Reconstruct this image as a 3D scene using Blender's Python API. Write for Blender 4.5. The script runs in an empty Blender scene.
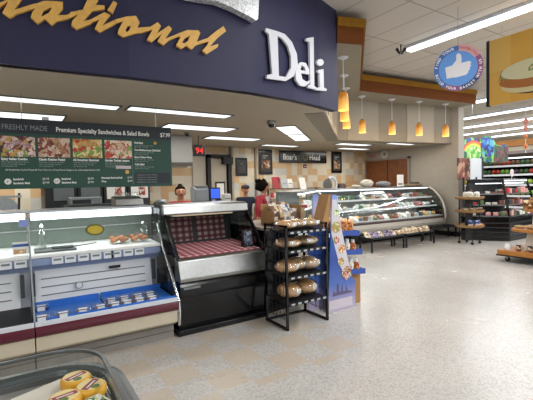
import bpy, bmesh, math, random
from mathutils import Vector, Matrix
random.seed(7)
SC = bpy.context.scene
COL = SC.collection
PI = math.pi

# ------------------------------------------------------------------ helpers
def lin(c):
    return tuple((v/12.92 if v <= .04045 else ((v+.055)/1.055)**2.4) for v in c)
def hx(s):
    s = s.lstrip('#')
    return lin(tuple(int(s[i:i+2], 16)/255 for i in (0, 2, 4)))
MATS = {}
def mat(name, col, rough=.5, metal=0., emit=0., ecol=None, vary=0., scale=8., bump=0., spec=.5):
    if name in MATS: return MATS[name]
    m = bpy.data.materials.new(name); m.use_nodes = True
    nt = m.node_tree; b = nt.nodes['Principled BSDF']
    c = hx(col) if isinstance(col, str) else col
    b.inputs['Base Color'].default_value = (*c, 1)
    b.inputs['Roughness'].default_value = rough
    b.inputs['Metallic'].default_value = metal
    b.inputs['Specular IOR Level'].default_value = spec
    if emit:
        e = hx(ecol) if ecol else c
        b.inputs['Emission Color'].default_value = (*e, 1)
        b.inputs['Emission Strength'].default_value = emit
    if vary or bump:
        tc = nt.nodes.new('ShaderNodeTexCoord'); n = nt.nodes.new('ShaderNodeTexNoise')
        n.inputs['Scale'].default_value = scale; n.inputs['Detail'].default_value = 4
        nt.links.new(tc.outputs['Object'], n.inputs['Vector'])
        if vary:
            r = nt.nodes.new('ShaderNodeValToRGB')
            r.color_ramp.elements[0].position = .3; r.color_ramp.elements[1].position = .7
            r.color_ramp.elements[0].color = (*[max(0, v*(1-vary)) for v in c], 1)
            r.color_ramp.elements[1].color = (*[min(1, v*(1+vary)) for v in c], 1)
            nt.links.new(n.outputs['Fac'], r.inputs['Fac']); nt.links.new(r.outputs['Color'], b.inputs['Base Color'])
        if bump:
            bp = nt.nodes.new('ShaderNodeBump'); bp.inputs['Strength'].default_value = bump
            nt.links.new(n.outputs['Fac'], bp.inputs['Height']); nt.links.new(bp.outputs['Normal'], b.inputs['Normal'])
    MATS[name] = m
    return m
def glass(name, tint='#e8f4f0', fac=.12, rough=.03):
    if name in MATS: return MATS[name]
    m = bpy.data.materials.new(name); m.use_nodes = True
    nt = m.node_tree; nt.nodes.clear()
    o = nt.nodes.new('ShaderNodeOutputMaterial'); t = nt.nodes.new('ShaderNodeBsdfTransparent')
    g = nt.nodes.new('ShaderNodeBsdfGlossy'); x = nt.nodes.new('ShaderNodeMixShader'); f = nt.nodes.new('ShaderNodeLayerWeight')
    ad = nt.nodes.new('ShaderNodeMath'); ad.operation = 'MULTIPLY_ADD'
    t.inputs['Color'].default_value = (*hx(tint), 1); g.inputs['Roughness'].default_value = rough
    f.inputs['Blend'].default_value = .25
    nt.links.new(f.outputs['Facing'], ad.inputs[0]); ad.inputs[1].default_value = .22; ad.inputs[2].default_value = fac
    nt.links.new(ad.outputs[0], x.inputs['Fac']); nt.links.new(t.outputs[0], x.inputs[1]); nt.links.new(g.outputs[0], x.inputs[2])
    nt.links.new(x.outputs[0], o.inputs['Surface'])
    MATS[name] = m
    return m
def patch_mat(name, cols, scale=20., rough=.6, vor=True, emit=0.):
    """many coloured cells, for printed food photographs and packed goods"""
    if name in MATS: return MATS[name]
    m = bpy.data.materials.new(name); m.use_nodes = True
    nt = m.node_tree; b = nt.nodes['Principled BSDF']; b.inputs['Roughness'].default_value = rough
    tc = nt.nodes.new('ShaderNodeTexCoord')
    no = nt.nodes.new('ShaderNodeTexNoise'); no.inputs['Scale'].default_value = scale*.6
    mx = nt.nodes.new('ShaderNodeMix'); mx.data_type = 'RGBA'; mx.inputs['Factor'].default_value = .12
    nt.links.new(tc.outputs['Object'], no.inputs['Vector'])
    nt.links.new(tc.outputs['Object'], mx.inputs['A']); nt.links.new(no.outputs['Color'], mx.inputs['B'])
    v = nt.nodes.new('ShaderNodeTexVoronoi'); v.inputs['Scale'].default_value = scale
    nt.links.new(mx.outputs['Result'], v.inputs['Vector'])
    sp = nt.nodes.new('ShaderNodeSeparateColor'); nt.links.new(v.outputs['Color'], sp.inputs['Color'])
    r = nt.nodes.new('ShaderNodeValToRGB'); r.color_ramp.interpolation = 'CONSTANT'
    els = r.color_ramp.elements
    while len(els) < len(cols): els.new(.5)
    for i, c in enumerate(cols):
        els[i].position = i/len(cols); els[i].color = (*hx(c), 1)
    nt.links.new(sp.outputs['Red'], r.inputs['Fac']); nt.links.new(r.outputs['Color'], b.inputs['Base Color'])
    if emit:
        nt.links.new(r.outputs['Color'], b.inputs['Emission Color']); b.inputs['Emission Strength'].default_value = emit
    MATS[name] = m
    return m

class MB:
    def __init__(s): s.v = []; s.f = []; s.smooth = False
    def add(s, vs, fs, M=None):
        n = len(s.v)
        s.v += [tuple(M @ Vector(v)) if M else tuple(v) for v in vs]
        s.f += [tuple(n+i for i in f) for f in fs]; return s
    def box(s, x0, x1, y0, y1, z0, z1, M=None):
        vs = [(x, y, z) for x in (x0, x1) for y in (y0, y1) for z in (z0, z1)]
        return s.add(vs, [(0, 1, 3, 2), (4, 6, 7, 5), (0, 4, 5, 1), (2, 3, 7, 6), (0, 2, 6, 4), (1, 5, 7, 3)], M)
    def tube(s, p, q, r, n=8, r2=None):
        p, q = Vector(p), Vector(q); d = (q-p).normalized()
        a = d.orthogonal().normalized(); b = d.cross(a); r2 = r if r2 is None else r2
        vs = []
        for c, rr in ((p, r), (q, r2)):
            for i in range(n):
                t = 2*PI*i/n; vs.append(c+(a*math.cos(t)+b*math.sin(t))*rr)
        fs = [(i, (i+1) % n, n+(i+1) % n, n+i) for i in range(n)]+[tuple(range(n))[::-1], tuple(range(n, 2*n))]
        return s.add(vs, fs)
    def path(s, pts, r, n=8):
        for a, b in zip(pts, pts[1:]): s.tube(a, b, r, n)
        return s
    def bar(s, p, q, w, h):
        """rectangular bar between two points"""
        p, q = Vector(p), Vector(q); d = (q-p).normalized()
        up = Vector((0, 0, 1)) if abs(d.z) < .9 else Vector((0, 1, 0))
        a = d.cross(up).normalized(); b = a.cross(d)
        vs = [c+a*sx*w/2+b*sy*h/2 for c in (p, q) for sx, sy in ((-1, -1), (1, -1), (1, 1), (-1, 1))]
        return s.add(vs, [(0, 1, 2, 3), (7, 6, 5, 4), (0, 4, 5, 1), (1, 5, 6, 2), (2, 6, 7, 3), (3, 7, 4, 0)])
    def prism(s, prof, x0, x1):
        """closed (y,z) profile extruded along x"""
        n = len(prof)
        vs = [(x0, y, z) for y, z in prof]+[(x1, y, z) for y, z in prof]
        return s.add(vs, [(i, (i+1) % n, n+(i+1) % n, n+i) for i in range(n)]+[tuple(range(n))[::-1], tuple(range(n, 2*n))])
    def slab(s, outline, z0, z1):
        n = len(outline)
        vs = [(x, y, z0) for x, y in outline]+[(x, y, z1) for x, y in outline]
        return s.add(vs, [(i, (i+1) % n, n+(i+1) % n, n+i) for i in range(n)]+[tuple(range(n))[::-1], tuple(range(n, 2*n))])
    def lathe(s, prof, n=20, c=(0, 0, 0), cap=True):
        vs = [(c[0]+r*math.cos(2*PI*i/n), c[1]+r*math.sin(2*PI*i/n), c[2]+z) for r, z in prof for i in range(n)]
        fs = [(k*n+i, k*n+(i+1) % n, (k+1)*n+(i+1) % n, (k+1)*n+i) for k in range(len(prof)-1) for i in range(n)]
        if cap: fs += [tuple(range(n))[::-1], tuple((len(prof)-1)*n+i for i in range(n))]
        return s.add(vs, fs)
    def ball(s, c, rx, ry=None, rz=None, n=12, m=8, M=None):
        ry = ry or rx; rz = rz or rx
        vs = [(c[0], c[1], c[2]-rz)]
        for k in range(1, m):
            t = -PI/2+PI*k/m
            vs += [(c[0]+rx*math.cos(t)*math.cos(2*PI*i/n), c[1]+ry*math.cos(t)*math.sin(2*PI*i/n), c[2]+rz*math.sin(t)) for i in range(n)]
        vs.append((c[0], c[1], c[2]+rz)); L = len(vs)-1
        fs = [(0, 1+(i+1) % n, 1+i) for i in range(n)]
        fs += [(1+k*n+i, 1+k*n+(i+1) % n, 1+(k+1)*n+(i+1) % n, 1+(k+1)*n+i) for k in range(m-2) for i in range(n)]
        fs += [(L, 1+(m-2)*n+i, 1+(m-2)*n+(i+1) % n) for i in range(n)]
        return s.add(vs, fs, M)
    def sweep(s, poly, prof, closed=True):
        """profile of (offset towards the customer, z) carried along a plan polyline"""
        P = [Vector(p) for p in poly]; N = []
        for a, b in zip(P, P[1:]):
            d = (b-a).normalized(); N.append(Vector((d.y, -d.x)))
        rows = []
        for i, p in enumerate(P):
            if i == 0: m = N[0]
            elif i == len(P)-1: m = N[-1]
            else:
                m = (N[i-1]+N[i]).normalized(); m = m/max(.35, m.dot(N[i]))
            rows.append([(p.x+m.x*o, p.y+m.y*o, z) for o, z in prof])
        n = len(prof); vs = [v for r in rows for v in r]; fs = []
        for k in range(len(P)-1):
            for i in range(n if closed else n-1):
                fs.append((k*n+i, k*n+(i+1) % n, (k+1)*n+(i+1) % n, (k+1)*n+i))
        if closed: fs += [tuple(range(n))[::-1], tuple((len(P)-1)*n+i for i in range(n))]
        return s.add(vs, fs)
    def xf(s, M): s.v = [tuple(M @ Vector(v)) for v in s.v]; return s

def wloc(o):
    p = Vector((0, 0, 0))
    while o is not None: p = p+Vector(o.location); o = o.parent
    return p
def obj(name, mb, m, parent=None, bevel=0., smooth=False, kind=None, label=None):
    """one mesh object; the mesh is authored in world metres and re-based on its parent (or its own foot)"""
    me = bpy.data.meshes.new(name)
    if parent is not None: off = wloc(parent)
    else:
        xs, ys, zs = zip(*mb.v); off = Vector(((min(xs)+max(xs))/2, (min(ys)+max(ys))/2, min(zs)))
    me.from_pydata([tuple(Vector(v)-off) for v in mb.v], [], mb.f); me.validate()
    bm = bmesh.new(); bm.from_mesh(me); bmesh.ops.recalc_face_normals(bm, faces=bm.faces); bm.to_mesh(me); bm.free()
    for mm in (m if isinstance(m, (list, tuple)) else [m]): me.materials.append(mm)
    o = bpy.data.objects.new(name, me); COL.objects.link(o)
    if parent is not None: o.parent = parent
    else: o.location = off
    if smooth:
        for p in me.polygons: p.use_smooth = True
        me.set_sharp_from_angle(angle=math.radians(50))
    if bevel:
        b = o.modifiers.new('bevel', 'BEVEL'); b.width = bevel; b.segments = 2; b.limit_method = 'ANGLE'; b.angle_limit = math.radians(40)
        b.use_clamp_overlap = True
    if kind: o['kind'] = kind
    if label: o['label'] = label
    return o
def thing(name, loc, label, cat, group=None):
    o = bpy.data.objects.new(name, None); COL.objects.link(o); o.location = loc; o.empty_display_size = .1
    o['label'] = label; o['category'] = cat
    if group: o['group'] = group
    return o
def tag(o, label, cat, group=None):
    o['label'] = label; o['category'] = cat
    if group: o['group'] = group
    return o
def struct(name, mb, m, bevel=0., parent=None):
    return obj(name, mb, m, parent, bevel, kind=None if parent else 'structure')
def dup(root, loc, rz=None, label=None, group=None):
    r = root.copy(); COL.objects.link(r); r.location = loc
    if rz is not None: r.rotation_euler = (0, 0, rz)
    if label: r['label'] = label
    if group: r['group'] = group
    for ch in list(root.children):
        c = ch.copy(); COL.objects.link(c); c.parent = r
        for g in ch.children:
            d = g.copy(); COL.objects.link(d); d.parent = c
    return r
def from_curve(cu):
    o = bpy.data.objects.new('tmp', cu); COL.objects.link(o)
    me = bpy.data.meshes.new_from_object(o.evaluated_get(bpy.context.evaluated_depsgraph_get()))
    bpy.data.objects.remove(o); bpy.data.curves.remove(cu)
    mb = MB(); mb.v = [tuple(v.co) for v in me.vertices]; mb.f = [tuple(p.vertices) for p in me.polygons]
    bpy.data.meshes.remove(me); return mb
def text_mb(s, size, align='LEFT', extrude=.001, fat=0., squeeze=1.):
    cu = bpy.data.curves.new('t', 'FONT'); cu.body = s; cu.size = size; cu.align_x = align; cu.extrude = extrude; cu.offset = fat
    cu.resolution_u = 3
    mb = from_curve(cu); mb.v = [(x*squeeze, y, z) for x, y, z in mb.v]
    return mb
def stand(loc, ang=0.):
    """maps text drawn in xy to an upright surface facing -Y turned by ang about Z"""
    return Matrix.Translation(loc) @ Matrix.Rotation(ang, 4, 'Z') @ Matrix.Rotation(PI/2, 4, 'X')
def flat_mb(loops, depth, bev=0.):
    cu = bpy.data.curves.new('g', 'CURVE'); cu.dimensions = '2D'; cu.fill_mode = 'BOTH'; cu.extrude = depth/2; cu.bevel_depth = bev; cu.bevel_resolution = 1
    for l in loops:
        sp = cu.splines.new('POLY'); sp.points.add(len(l)-1)
        for p, (x, y) in zip(sp.points, l): p.co = (x, y, 0, 1)
        sp.use_cyclic_u = True
    return from_curve(cu)
def words(name, s, size, loc, m, parent, ang=0., align='LEFT', fat=0., squeeze=1., extrude=.001):
    return obj(name, text_mb(s, size, align, extrude, fat, squeeze).xf(stand(loc, ang)), m, parent)

# ------------------------------------------------------------------ materials
navy = mat('navy_paint', '#1d1d42', .6, vary=.06, scale=3)
cream = mat('cream_enamel', '#cfc5ae', .4, vary=.04)
burg = mat('burgundy_bumper', '#5a1c2c', .35)
kickm = mat('grey_kick', '#8f8b84', .5, vary=.12, scale=5)
white = mat('white_enamel', '#d6dbe2', .35)
whitep = mat('white_paper', '#e8e6e0', .6)
blue = mat('blue_tray', '#2f6fc8', .35, vary=.08)
steel = mat('brushed_steel', '#9fa09e', .3, 1., vary=.08, scale=30)
steel_d = mat('dull_steel', '#8c8f90', .4, 1.)
chrome = mat('chrome', '#d5d8da', .12, 1.)
black = mat('black_enamel', '#0b0c10', .18)
blackm = mat('black_matt', '#15161a', .6)
dark = mat('dark_inside', '#262a2c', .7)
green = mat('menu_green', '#1d4a3c', .5)
menu_top = mat('menu_dark', '#20262f', .5)
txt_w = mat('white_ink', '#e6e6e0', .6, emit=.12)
txt_g = mat('pale_ink', '#a9bab0', .6)
gold = mat('gold_paint', '#dfae58', .5, vary=.1, scale=20)
silver = mat('silver_face', '#cfd0d6', .4)
silver_side = mat('silver_leaf', '#d6d8da', .35, .3, vary=.45, scale=34, bump=1.)
wood = mat('orange_wood', '#a86e2c', .5, vary=.15, scale=12)
wood_hi = mat('amber_wood', '#8a6018', .75, vary=.1, scale=12, spec=.2)
wood_dk = mat('brown_wood', '#6a3a14', .75, vary=.12, scale=12, spec=.2)
tan = mat('tan_wall', '#8a8273', .7, vary=.03)
tan_l = mat('tan_wall_light', '#a09888', .7)
deli_c = mat('deli_ceiling', '#b3a896', .85)
beige = mat('beige_wall', '#b3ab9b', .8)
cardb = mat('cardboard', '#a47c50', .8, vary=.08)
clear = glass('clear_plastic', '#f4f6f6', .08, .15)
gl = glass('case_glass', '#fcfefd', .02, .06)
gl_dark = glass('smoked_glass', '#8d9694', .08)
red = mat('red_cloth', '#a32230', .7)
label_w = mat('label_white', '#dfe3e6', .5)
plastic_b = mat('blue_plastic', '#2a4fa0', .4)
lamp = mat('lamp_diffuser', '#ffffff', .5, emit=3.2, ecol='#f4f7ff')
lamp_deli = mat('deli_diffuser', '#f2f4f6', .5, emit=1.3, ecol='#eef2f6')
lamp_case = mat('case_lamp', '#f2f6fa', .5, emit=2.2, ecol='#eef4ff')
orange_f = mat('baked_orange', '#b5713a', .6, vary=.3, scale=30)
bread_m = mat('bread_crust', '#c99a66', .6, vary=.35, scale=22)
bread_p = mat('pale_bread', '#d2b48c', .6, vary=.25, scale=25)
# ------------------------------------------------------------------ the shell
def floor_mat():
    m = bpy.data.materials.new('terrazzo_tiles'); m.use_nodes = True; nt = m.node_tree; N = nt.nodes.new; L = nt.links.new
    b = nt.nodes['Principled BSDF']; b.inputs['Roughness'].default_value = .22; b.inputs['Specular IOR Level'].default_value = .45
    g = N('ShaderNodeNewGeometry'); sx = N('ShaderNodeSeparateXYZ'); L(g.outputs['Position'], sx.inputs[0])
    def M(op, a, b_=None, c=None):
        n = N('ShaderNodeMath'); n.operation = op
        for i, v in enumerate((a, b_, c)):
            if v is None: continue
            if isinstance(v, (int, float)): n.inputs[i].default_value = v
            else: L(v, n.inputs[i])
        return n.outputs[0]
    X, Y = sx.outputs['X'], sx.outputs['Y']
    cx = M('FLOOR', M('DIVIDE', M('SUBTRACT', X, .968), .305)); cy = M('FLOOR', M('DIVIDE', M('SUBTRACT', Y, 3.327), .305))
    par = M('ABSOLUTE', M('MODULO', M('ADD', cx, cy), 2))           # 0 = speckled, 1 = tan
    band = M('MULTIPLY', M('GREATER_THAN', Y, 2.61), M('LESS_THAN', X, 2.80))
    dd = M('SUBTRACT', Y, M('MULTIPLY', M('SUBTRACT', X, 2.2), 1.0)) # diagonal continuation in front of the corner cases
    band2 = M('MULTIPLY', M('GREATER_THAN', dd, 2.6), M('MULTIPLY', M('GREATER_THAN', X, 2.79), M('LESS_THAN', X, 6.3)))
    band3 = M('MULTIPLY', M('GREATER_THAN', Y, 5.8), M('GREATER_THAN', X, 6.3))
    inb = M('MINIMUM', M('ADD', M('ADD', band, band2), M('MULTIPLY', band3, .4)), 1)
    tanm = M('MULTIPLY', par, inb)
    v = N('ShaderNodeTexVoronoi'); v.inputs['Scale'].default_value = 80; L(g.outputs['Position'], v.inputs['Vector'])
    sc = N('ShaderNodeSeparateColor'); L(v.outputs['Color'], sc.inputs[0])
    r = N('ShaderNodeValToRGB'); e = r.color_ramp.elements; r.color_ramp.interpolation = 'CONSTANT'
    while len(e) < 5: e.new(.5)
    for i, (p, c) in enumerate(((0, '#c1bdb7'), (.35, '#bcb8b2'), (.62, '#b4b0ab'), (.82, '#a9a6a2'), (.94, '#b3aa9d'))):
        e[i].position = p; e[i].color = (*hx(c), 1)
    L(sc.outputs[0], r.inputs['Fac'])
    r2 = N('ShaderNodeValToRGB'); e = r2.color_ramp.elements
    e[0].color = (*hx('#b9ac9c'), 1); e[1].color = (*hx('#c0b4a4'), 1); L(sc.outputs[1], r2.inputs['Fac'])
    n = N('ShaderNodeTexNoise'); n.inputs['Scale'].default_value = 1.1; n.inputs['Detail'].default_value = 5; L(g.outputs['Position'], n.inputs['Vector'])
    mx = N('ShaderNodeMix'); mx.data_type = 'RGBA'; L(tanm, mx.inputs['Factor']); L(r.outputs[0], mx.inputs['A']); L(r2.outputs[0], mx.inputs['B'])
    m2 = N('ShaderNodeMix'); m2.data_type = 'RGBA'; m2.blend_type = 'MULTIPLY'; m2.inputs['Factor'].default_value = .22
    rr = N('ShaderNodeValToRGB'); rr.color_ramp.elements[0].color = (.72, .72, .72, 1); rr.color_ramp.elements[0].position = .35; rr.color_ramp.elements[1].position = .6
    L(n.outputs['Fac'], rr.inputs['Fac']); L(mx.outputs['Result'], m2.inputs['A']); L(rr.outputs[0], m2.inputs['B'])
    L(m2.outputs['Result'], b.inputs['Base Color'])
    ro = N('ShaderNodeMapRange'); ro.inputs['To Min'].default_value = .16; ro.inputs['To Max'].default_value = .34
    L(n.outputs['Fac'], ro.inputs['Value']); L(ro.outputs[0], b.inputs['Roughness'])
    return m
def tile_wall_mat(name, cell, cols, gap=.006, gapcol='#8f8676', rough=.5, axes='XZ'):
    m = bpy.data.materials.new(name); m.use_nodes = True; nt = m.node_tree; N = nt.nodes.new; L = nt.links.new
    b = nt.nodes['Principled BSDF']; b.inputs['Roughness'].default_value = rough
    g = N('ShaderNodeNewGeometry'); s = N('ShaderNodeVectorMath'); s.operation = 'SCALE'; s.inputs['Scale'].default_value = 1/cell
    L(g.outputs['Position'], s.inputs[0])
    f = N('ShaderNodeVectorMath'); f.operation = 'FLOOR'; L(s.outputs[0], f.inputs[0])
    w = N('ShaderNodeTexWhiteNoise'); L(f.outputs[0], w.inputs['Vector'])
    r = N('ShaderNodeValToRGB'); e = r.color_ramp.elements; r.color_ramp.interpolation = 'CONSTANT'
    while len(e) < len(cols): e.new(.5)
    for i, c in enumerate(cols): e[i].position = i/len(cols); e[i].color = (*hx(c), 1)
    L(w.outputs['Value'], r.inputs['Fac']); L(r.outputs[0], b.inputs['Base Color'])
    return m
struct('floor', MB().box(-6, 26, -6, 17, -.1, 0), floor_mat())

def ceil_mat():
    m = bpy.data.materials.new('ceiling_tiles'); m.use_nodes = True; nt = m.node_tree; N = nt.nodes.new; L = nt.links.new
    b = nt.nodes['Principled BSDF']; b.inputs['Roughness'].default_value = .9
    g = N('ShaderNodeNewGeometry'); br = N('ShaderNodeTexBrick'); L(g.outputs['Position'], br.inputs['Vector'])
    br.offset = 0; br.inputs['Scale'].default_value = 1; br.inputs['Brick Width'].default_value = .61; br.inputs['Row Height'].default_value = 1.22
    br.inputs['Mortar Size'].default_value = .012; br.inputs['Mortar Smooth'].default_value = .1
    br.inputs['Color1'].default_value = (*hx('#cbc6bd'), 1); br.inputs['Color2'].default_value = (*hx('#c5c0b7'), 1); br.inputs['Mortar'].default_value = (*hx('#9c958a'), 1)
    L(br.outputs['Color'], b.inputs['Base Color'])
    b.inputs['Emission Strength'].default_value = 0
    return m
struct('ceiling', MB().box(-6, 26, -6, 17, 4.2, 4.3), ceil_mat())
struct('wall_back', MB().box(-6, 26, 16.9, 17, 0, 4.2), beige)
struct('wall_right', MB().box(25.9, 26, -6, 16.9, 0, 4.2), beige)
struct('wall_left', MB().box(-6, -5.9, -6, 16.9, 0, 4.2), beige)
tilew = tile_wall_mat('deli_wall_tiles', .21, ['#d4cab6', '#cdab80', '#d0c6b2', '#c2bfb9', '#d9cfba', '#ccae86', '#d3c8b2', '#c9a67c'])
struct('wall_deli_back', MB().box(-3, 10.7, 9.9, 10.0, 0, 2.72), tilew)
SIDE = struct('wall_deli_side', MB().box(10.7, 10.98, 6.42, 10.0, 0, 4.2), mat('side_wall_paint', '#aaa499', .75, vary=.03))
struct('baseboard_side', MB().box(10.66, 10.7, 6.39, 9.9, 0, .13).box(10.66, 11.0, 6.39, 6.42, 0, .13), blackm)
FP = [(-3.4, 4.42), (-2.0, 4.27), (-.07, 4.1), (1, 4.0), (2.4, 3.99), (3.1, 4.09), (3.67, 4.24), (4.17, 4.42)]
struct('wall_fascia', MB().sweep(FP, [(0, 2.7), (0, 4.2), (-.12, 4.2), (-.12, 2.7)]), navy)
FAC = [(4.05, 4.6), (6.9, 7.3), (10.7, 6.62)]
struct('wall_soffit', MB().sweep(FAC, [(0, 2.69), (0, 3.74), (-.3, 3.74), (-.3, 2.69)]), tan)
# lighter bays on the soffit wall, between the pendants
bays = MB()
def lerp(a, b, t): return (a[0]+(b[0]-a[0])*t, a[1]+(b[1]-a[1])*t)
for a, b, segs in ((FAC[1], FAC[2], ((.07, .32), (.57, .82))), (FAC[0], FAC[1], ((.2, .42), (.65, .85)))):
    for t0, t1 in segs: bays.sweep([lerp(a, b, t0), lerp(a, b, t1)], [(.001, 2.71), (.001, 3.72), (.012, 3.72), (.012, 2.71)])
struct('trim_1', bays, tan_l)
DC = [(-3.4, 4.45), (-.07, 4.15), (2.4, 4.05), (3.67, 4.32), (4.1, 4.6), (6.9, 7.36), (10.7, 6.68), (10.7, 9.9), (-3.4, 9.9)]
struct('ceiling_deli', MB().slab(DC, 2.70, 2.76), deli_c)
CR = [(4.17, 4.42), (4.57, 4.29), (6.75, 6.43), (10.80, 5.99)]
struct('trim_2', MB().sweep(CR, [(0, 3.72), (.02, 3.72), (.02, 3.965), (0, 3.965)]), wood_dk)
struct('trim_3', MB().sweep(CR, [(-.02, 3.965), (.05, 3.965), (.07, 4.09), (-.02, 4.09)]), wood_hi)
struct('trim_4', MB().box(10.78, 10.82, 5.99, 6.42, 3.72, 4.09), wood_dk)
struct('ceiling_crown', MB().slab([(4.17, 4.42), (4.57, 4.29), (6.75, 6.43), (10.80, 5.99), (10.80, 6.7), (6.9, 7.35), (4.05, 4.62)], 3.715, 3.73)
       .slab([(4.17, 4.42), (4.57, 4.29), (6.75, 6.43), (10.80, 5.99), (10.80, 6.7), (6.9, 7.35), (4.05, 4.62)], 4.07, 4.088), mat('crown_underside', '#948c7d', .8))

# door in the deli side wall and the swing door frame at the back
d = obj('door_1', MB().box(10.64, 10.69, 8.09, 9.86, 0, 2.36), mat('walnut_door', '#74421f', .45, vary=.18, scale=6), kind='structure')
struct('door_frame', MB().box(10.62, 10.7, 8.03, 8.09, 0, 2.42).box(10.62, 10.7, 9.86, 9.9, 0, 2.42).box(10.62, 10.7, 8.03, 9.9, 2.36, 2.42), mat('door_frame_grey', '#8c857a', .6), parent=d)
struct('door_gap', MB().box(10.632, 10.642, 8.88, 8.91, 0, 2.36), blackm, parent=d)
d = obj('door_2', MB().box(4.55, 5.02, 9.84, 9.88, 0, 2.35), mat('pale_door', '#b5aa98', .5), kind='structure')
struct('door_frame', MB().box(4.42, 4.52, 9.76, 9.9, 0, 2.45).box(5.05, 5.14, 9.76, 9.9, 0, 2.45).box(4.42, 5.14, 9.76, 9.9, 2.38, 2.47), blackm, parent=d)
struct('door_closer', MB().box(4.85, 5.15, 9.66, 9.8, 2.2, 2.4), blackm, parent=d)
struct('door_notice', MB().box(4.66, 4.96, 9.82, 9.838, 1.2, 1.72), blackm, parent=d)
struct('door_notice_sheet', MB().box(4.70, 4.92, 9.81, 9.82, 1.25, 1.67), whitep, parent=d)
# partition post seen past the door
struct('trim_5', MB().box(5.14, 5.20, 9.74, 9.9, 0, 2.7), mat('post_paint', '#9c9484', .6))
struct('trim_6', MB().box(5.98, 6.03, 9.84, 9.9, 0, 2.7), mat('joint_strip', '#8f8778', .6))

# dark cooler doors and beige wall behind the left case
struct('wall_left_partition', MB().box(-3, .36, 7.4, 7.5, 0, 2.7), tilew)
c = thing('reach_in_cooler', (1.1, 7.0, 0), 'dark framed reach-in cooler with two glass doors behind the left case', 'cooler')
obj('cabinet', MB().box(.42, 2.05, 7.0, 7.6, 0, .6).box(.42, 2.05, 7.1, 7.6, .6, 2.15), blackm, c, .01)
for k in range(4):
    x0 = .47+k*.395
    dr = obj('door', MB().box(x0, x0+.37, 6.97, 7.0, .3, 2.1), dark, c, .004)
    obj('door_card', MB().box(x0+.04, x0+.33, 6.955, 6.968, 1.42, 1.72), whitep if k > 1 else steel_d, dr)
    if k > 1: obj('card_print', MB().box(x0+.17, x0+.28, 6.95, 6.954, 1.47, 1.63), patch_mat('meat_print', ['#a8403c', '#c98a74', '#7c2c2c', '#e0d6cc'], 30), dr)
    obj('handle', MB().tube((x0+.34, 6.94, .9), (x0+.34, 6.94, 1.3), .01), chrome, dr)

# ------------------------------------------------------------------ main ceiling lights
def strip_light(x, y0, y1, label, w=.14):
    t = thing('strip_light', (x, (y0+y1)/2, 4.2), label, 'ceiling light', 'long strip lights under the shop ceiling')
    obj('housing', MB().box(x-w/2, x+w/2, y0, y1, 4.14, 4.199), white, t, .01)
    obj('diffuser', MB().box(x-w/2+.01, x+w/2-.01, y0+.02, y1-.02, 4.09, 4.14), lamp, t, .015)
    n = max(1, int((y1-y0)/2.4))
    for k in range(1, n):
        yy = y0+(y1-y0)*k/n
        obj('joint', MB().box(x-w/2, x+w/2, yy-.015, yy+.015, 4.085, 4.142), white, t)
    ld = bpy.data.lights.new('strip_lamp', 'AREA'); ld.shape = 'RECTANGLE'; ld.size = w; ld.size_y = (y1-y0); ld.energy = 21*(y1-y0); ld.color = (.97, .98, 1)
    lo = bpy.data.objects.new('strip_lamp', ld); COL.objects.link(lo); lo.parent = t; lo.location = (0, 0, -.118)
strip_light(-3.0, -5, 3.2, 'ceiling strip light over the left of the counter front')
strip_light(3.3, -5, 3.2, 'ceiling strip light beside the blue deli fascia')
strip_light(6.45, -5, 4.88, 'large bright strip light above the hanging thumbs-up disc', .17)
strip_light(9.6, -5, 5.0, 'strip light hidden behind the hanging sandwich sign', .17)
strip_light(12.55, -5, 12.5, 'strip light nearest beyond the end of the wooden crown', .2)
strip_light(15.5, -5, 12.5, 'second strip light beyond the wooden crown', .2)
strip_light(18.1, -5, 12.5, 'third strip light beyond the wooden crown', .2)
strip_light(20.8, -5, 12.5, 'fourth strip light beyond the wooden crown', .2)
strip_light(23.4, -5, 12.5, 'farthest strip light at the right of the shop', .2)

# ------------------------------------------------------------------ deli ceiling lights
def troffer(cx, cy, lx, ly, rz, label, n=1, e=20):
    t = thing('ceiling_light', (cx, cy, 2.70), label, 'ceiling light', 'flush lights in the lowered deli ceiling')
    R = Matrix.Translation((cx, cy, 0)) @ Matrix.Rotation(rz, 4, 'Z')
    fr = MB(); z0, z1 = 2.684, 2.699
    for a in ((-lx/2, lx/2, -ly/2, -ly/2+.025), (-lx/2, lx/2, ly/2-.025, ly/2), (-lx/2, -lx/2+.025, -ly/2, ly/2), (lx/2-.025, lx/2, -ly/2, ly/2)):
        fr.box(*a, z0, z1, R)
    for k in range(1, n): fr.box(-lx/2+lx*k/n-.04, -lx/2+lx*k/n+.04, -ly/2, ly/2, z0, z1, R)
    obj('frame', fr, steel_d, t)
    obj('diffuser', MB().box(-lx/2+.025, lx/2-.025, -ly/2+.025, ly/2-.025, 2.69, 2.698, R), lamp_deli, t)
    ld = bpy.data.lights.new('troffer_lamp', 'AREA'); ld.shape = 'RECTANGLE'; ld.size = lx-.06; ld.size_y = ly-.06; ld.energy = e*lx*ly/.7; ld.color = (1, .97, .9)
    lo = bpy.data.objects.new('troffer_lamp', ld); COL.objects.link(lo); lo.parent = t; lo.location = (0, 0, -.02); lo.rotation_euler = (0, 0, rz)
troffer(-.26, 5.6, 3.02, .32, 0, 'long narrow ceiling light above the left deli case')
troffer(2.12, 5.54, 1.58, .32, 0, 'narrow ceiling light left of the black dome camera')
troffer(-.1, 6.82, 1.6, .6, 0, 'ceiling light partly behind the top of the menu board')
troffer(2.95, 6.85, 1.38, .55, 0, 'ceiling light just right of the green menu board')
troffer(4.3, 8.05, 1.35, .5, 0, 'ceiling light above the back doorway')
troffer(5.2, 6.85, 2.55, .42, math.radians(44), 'diagonal pair of ceiling light panels beside the dome camera', 2)
troffer(8.1, 7.95, 1.25, .4, 0, 'nearer ceiling light above the black wall sign')
troffer(9.1, 8.95, 1.25, .4, 0, 'ceiling light near the walnut door')
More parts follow.
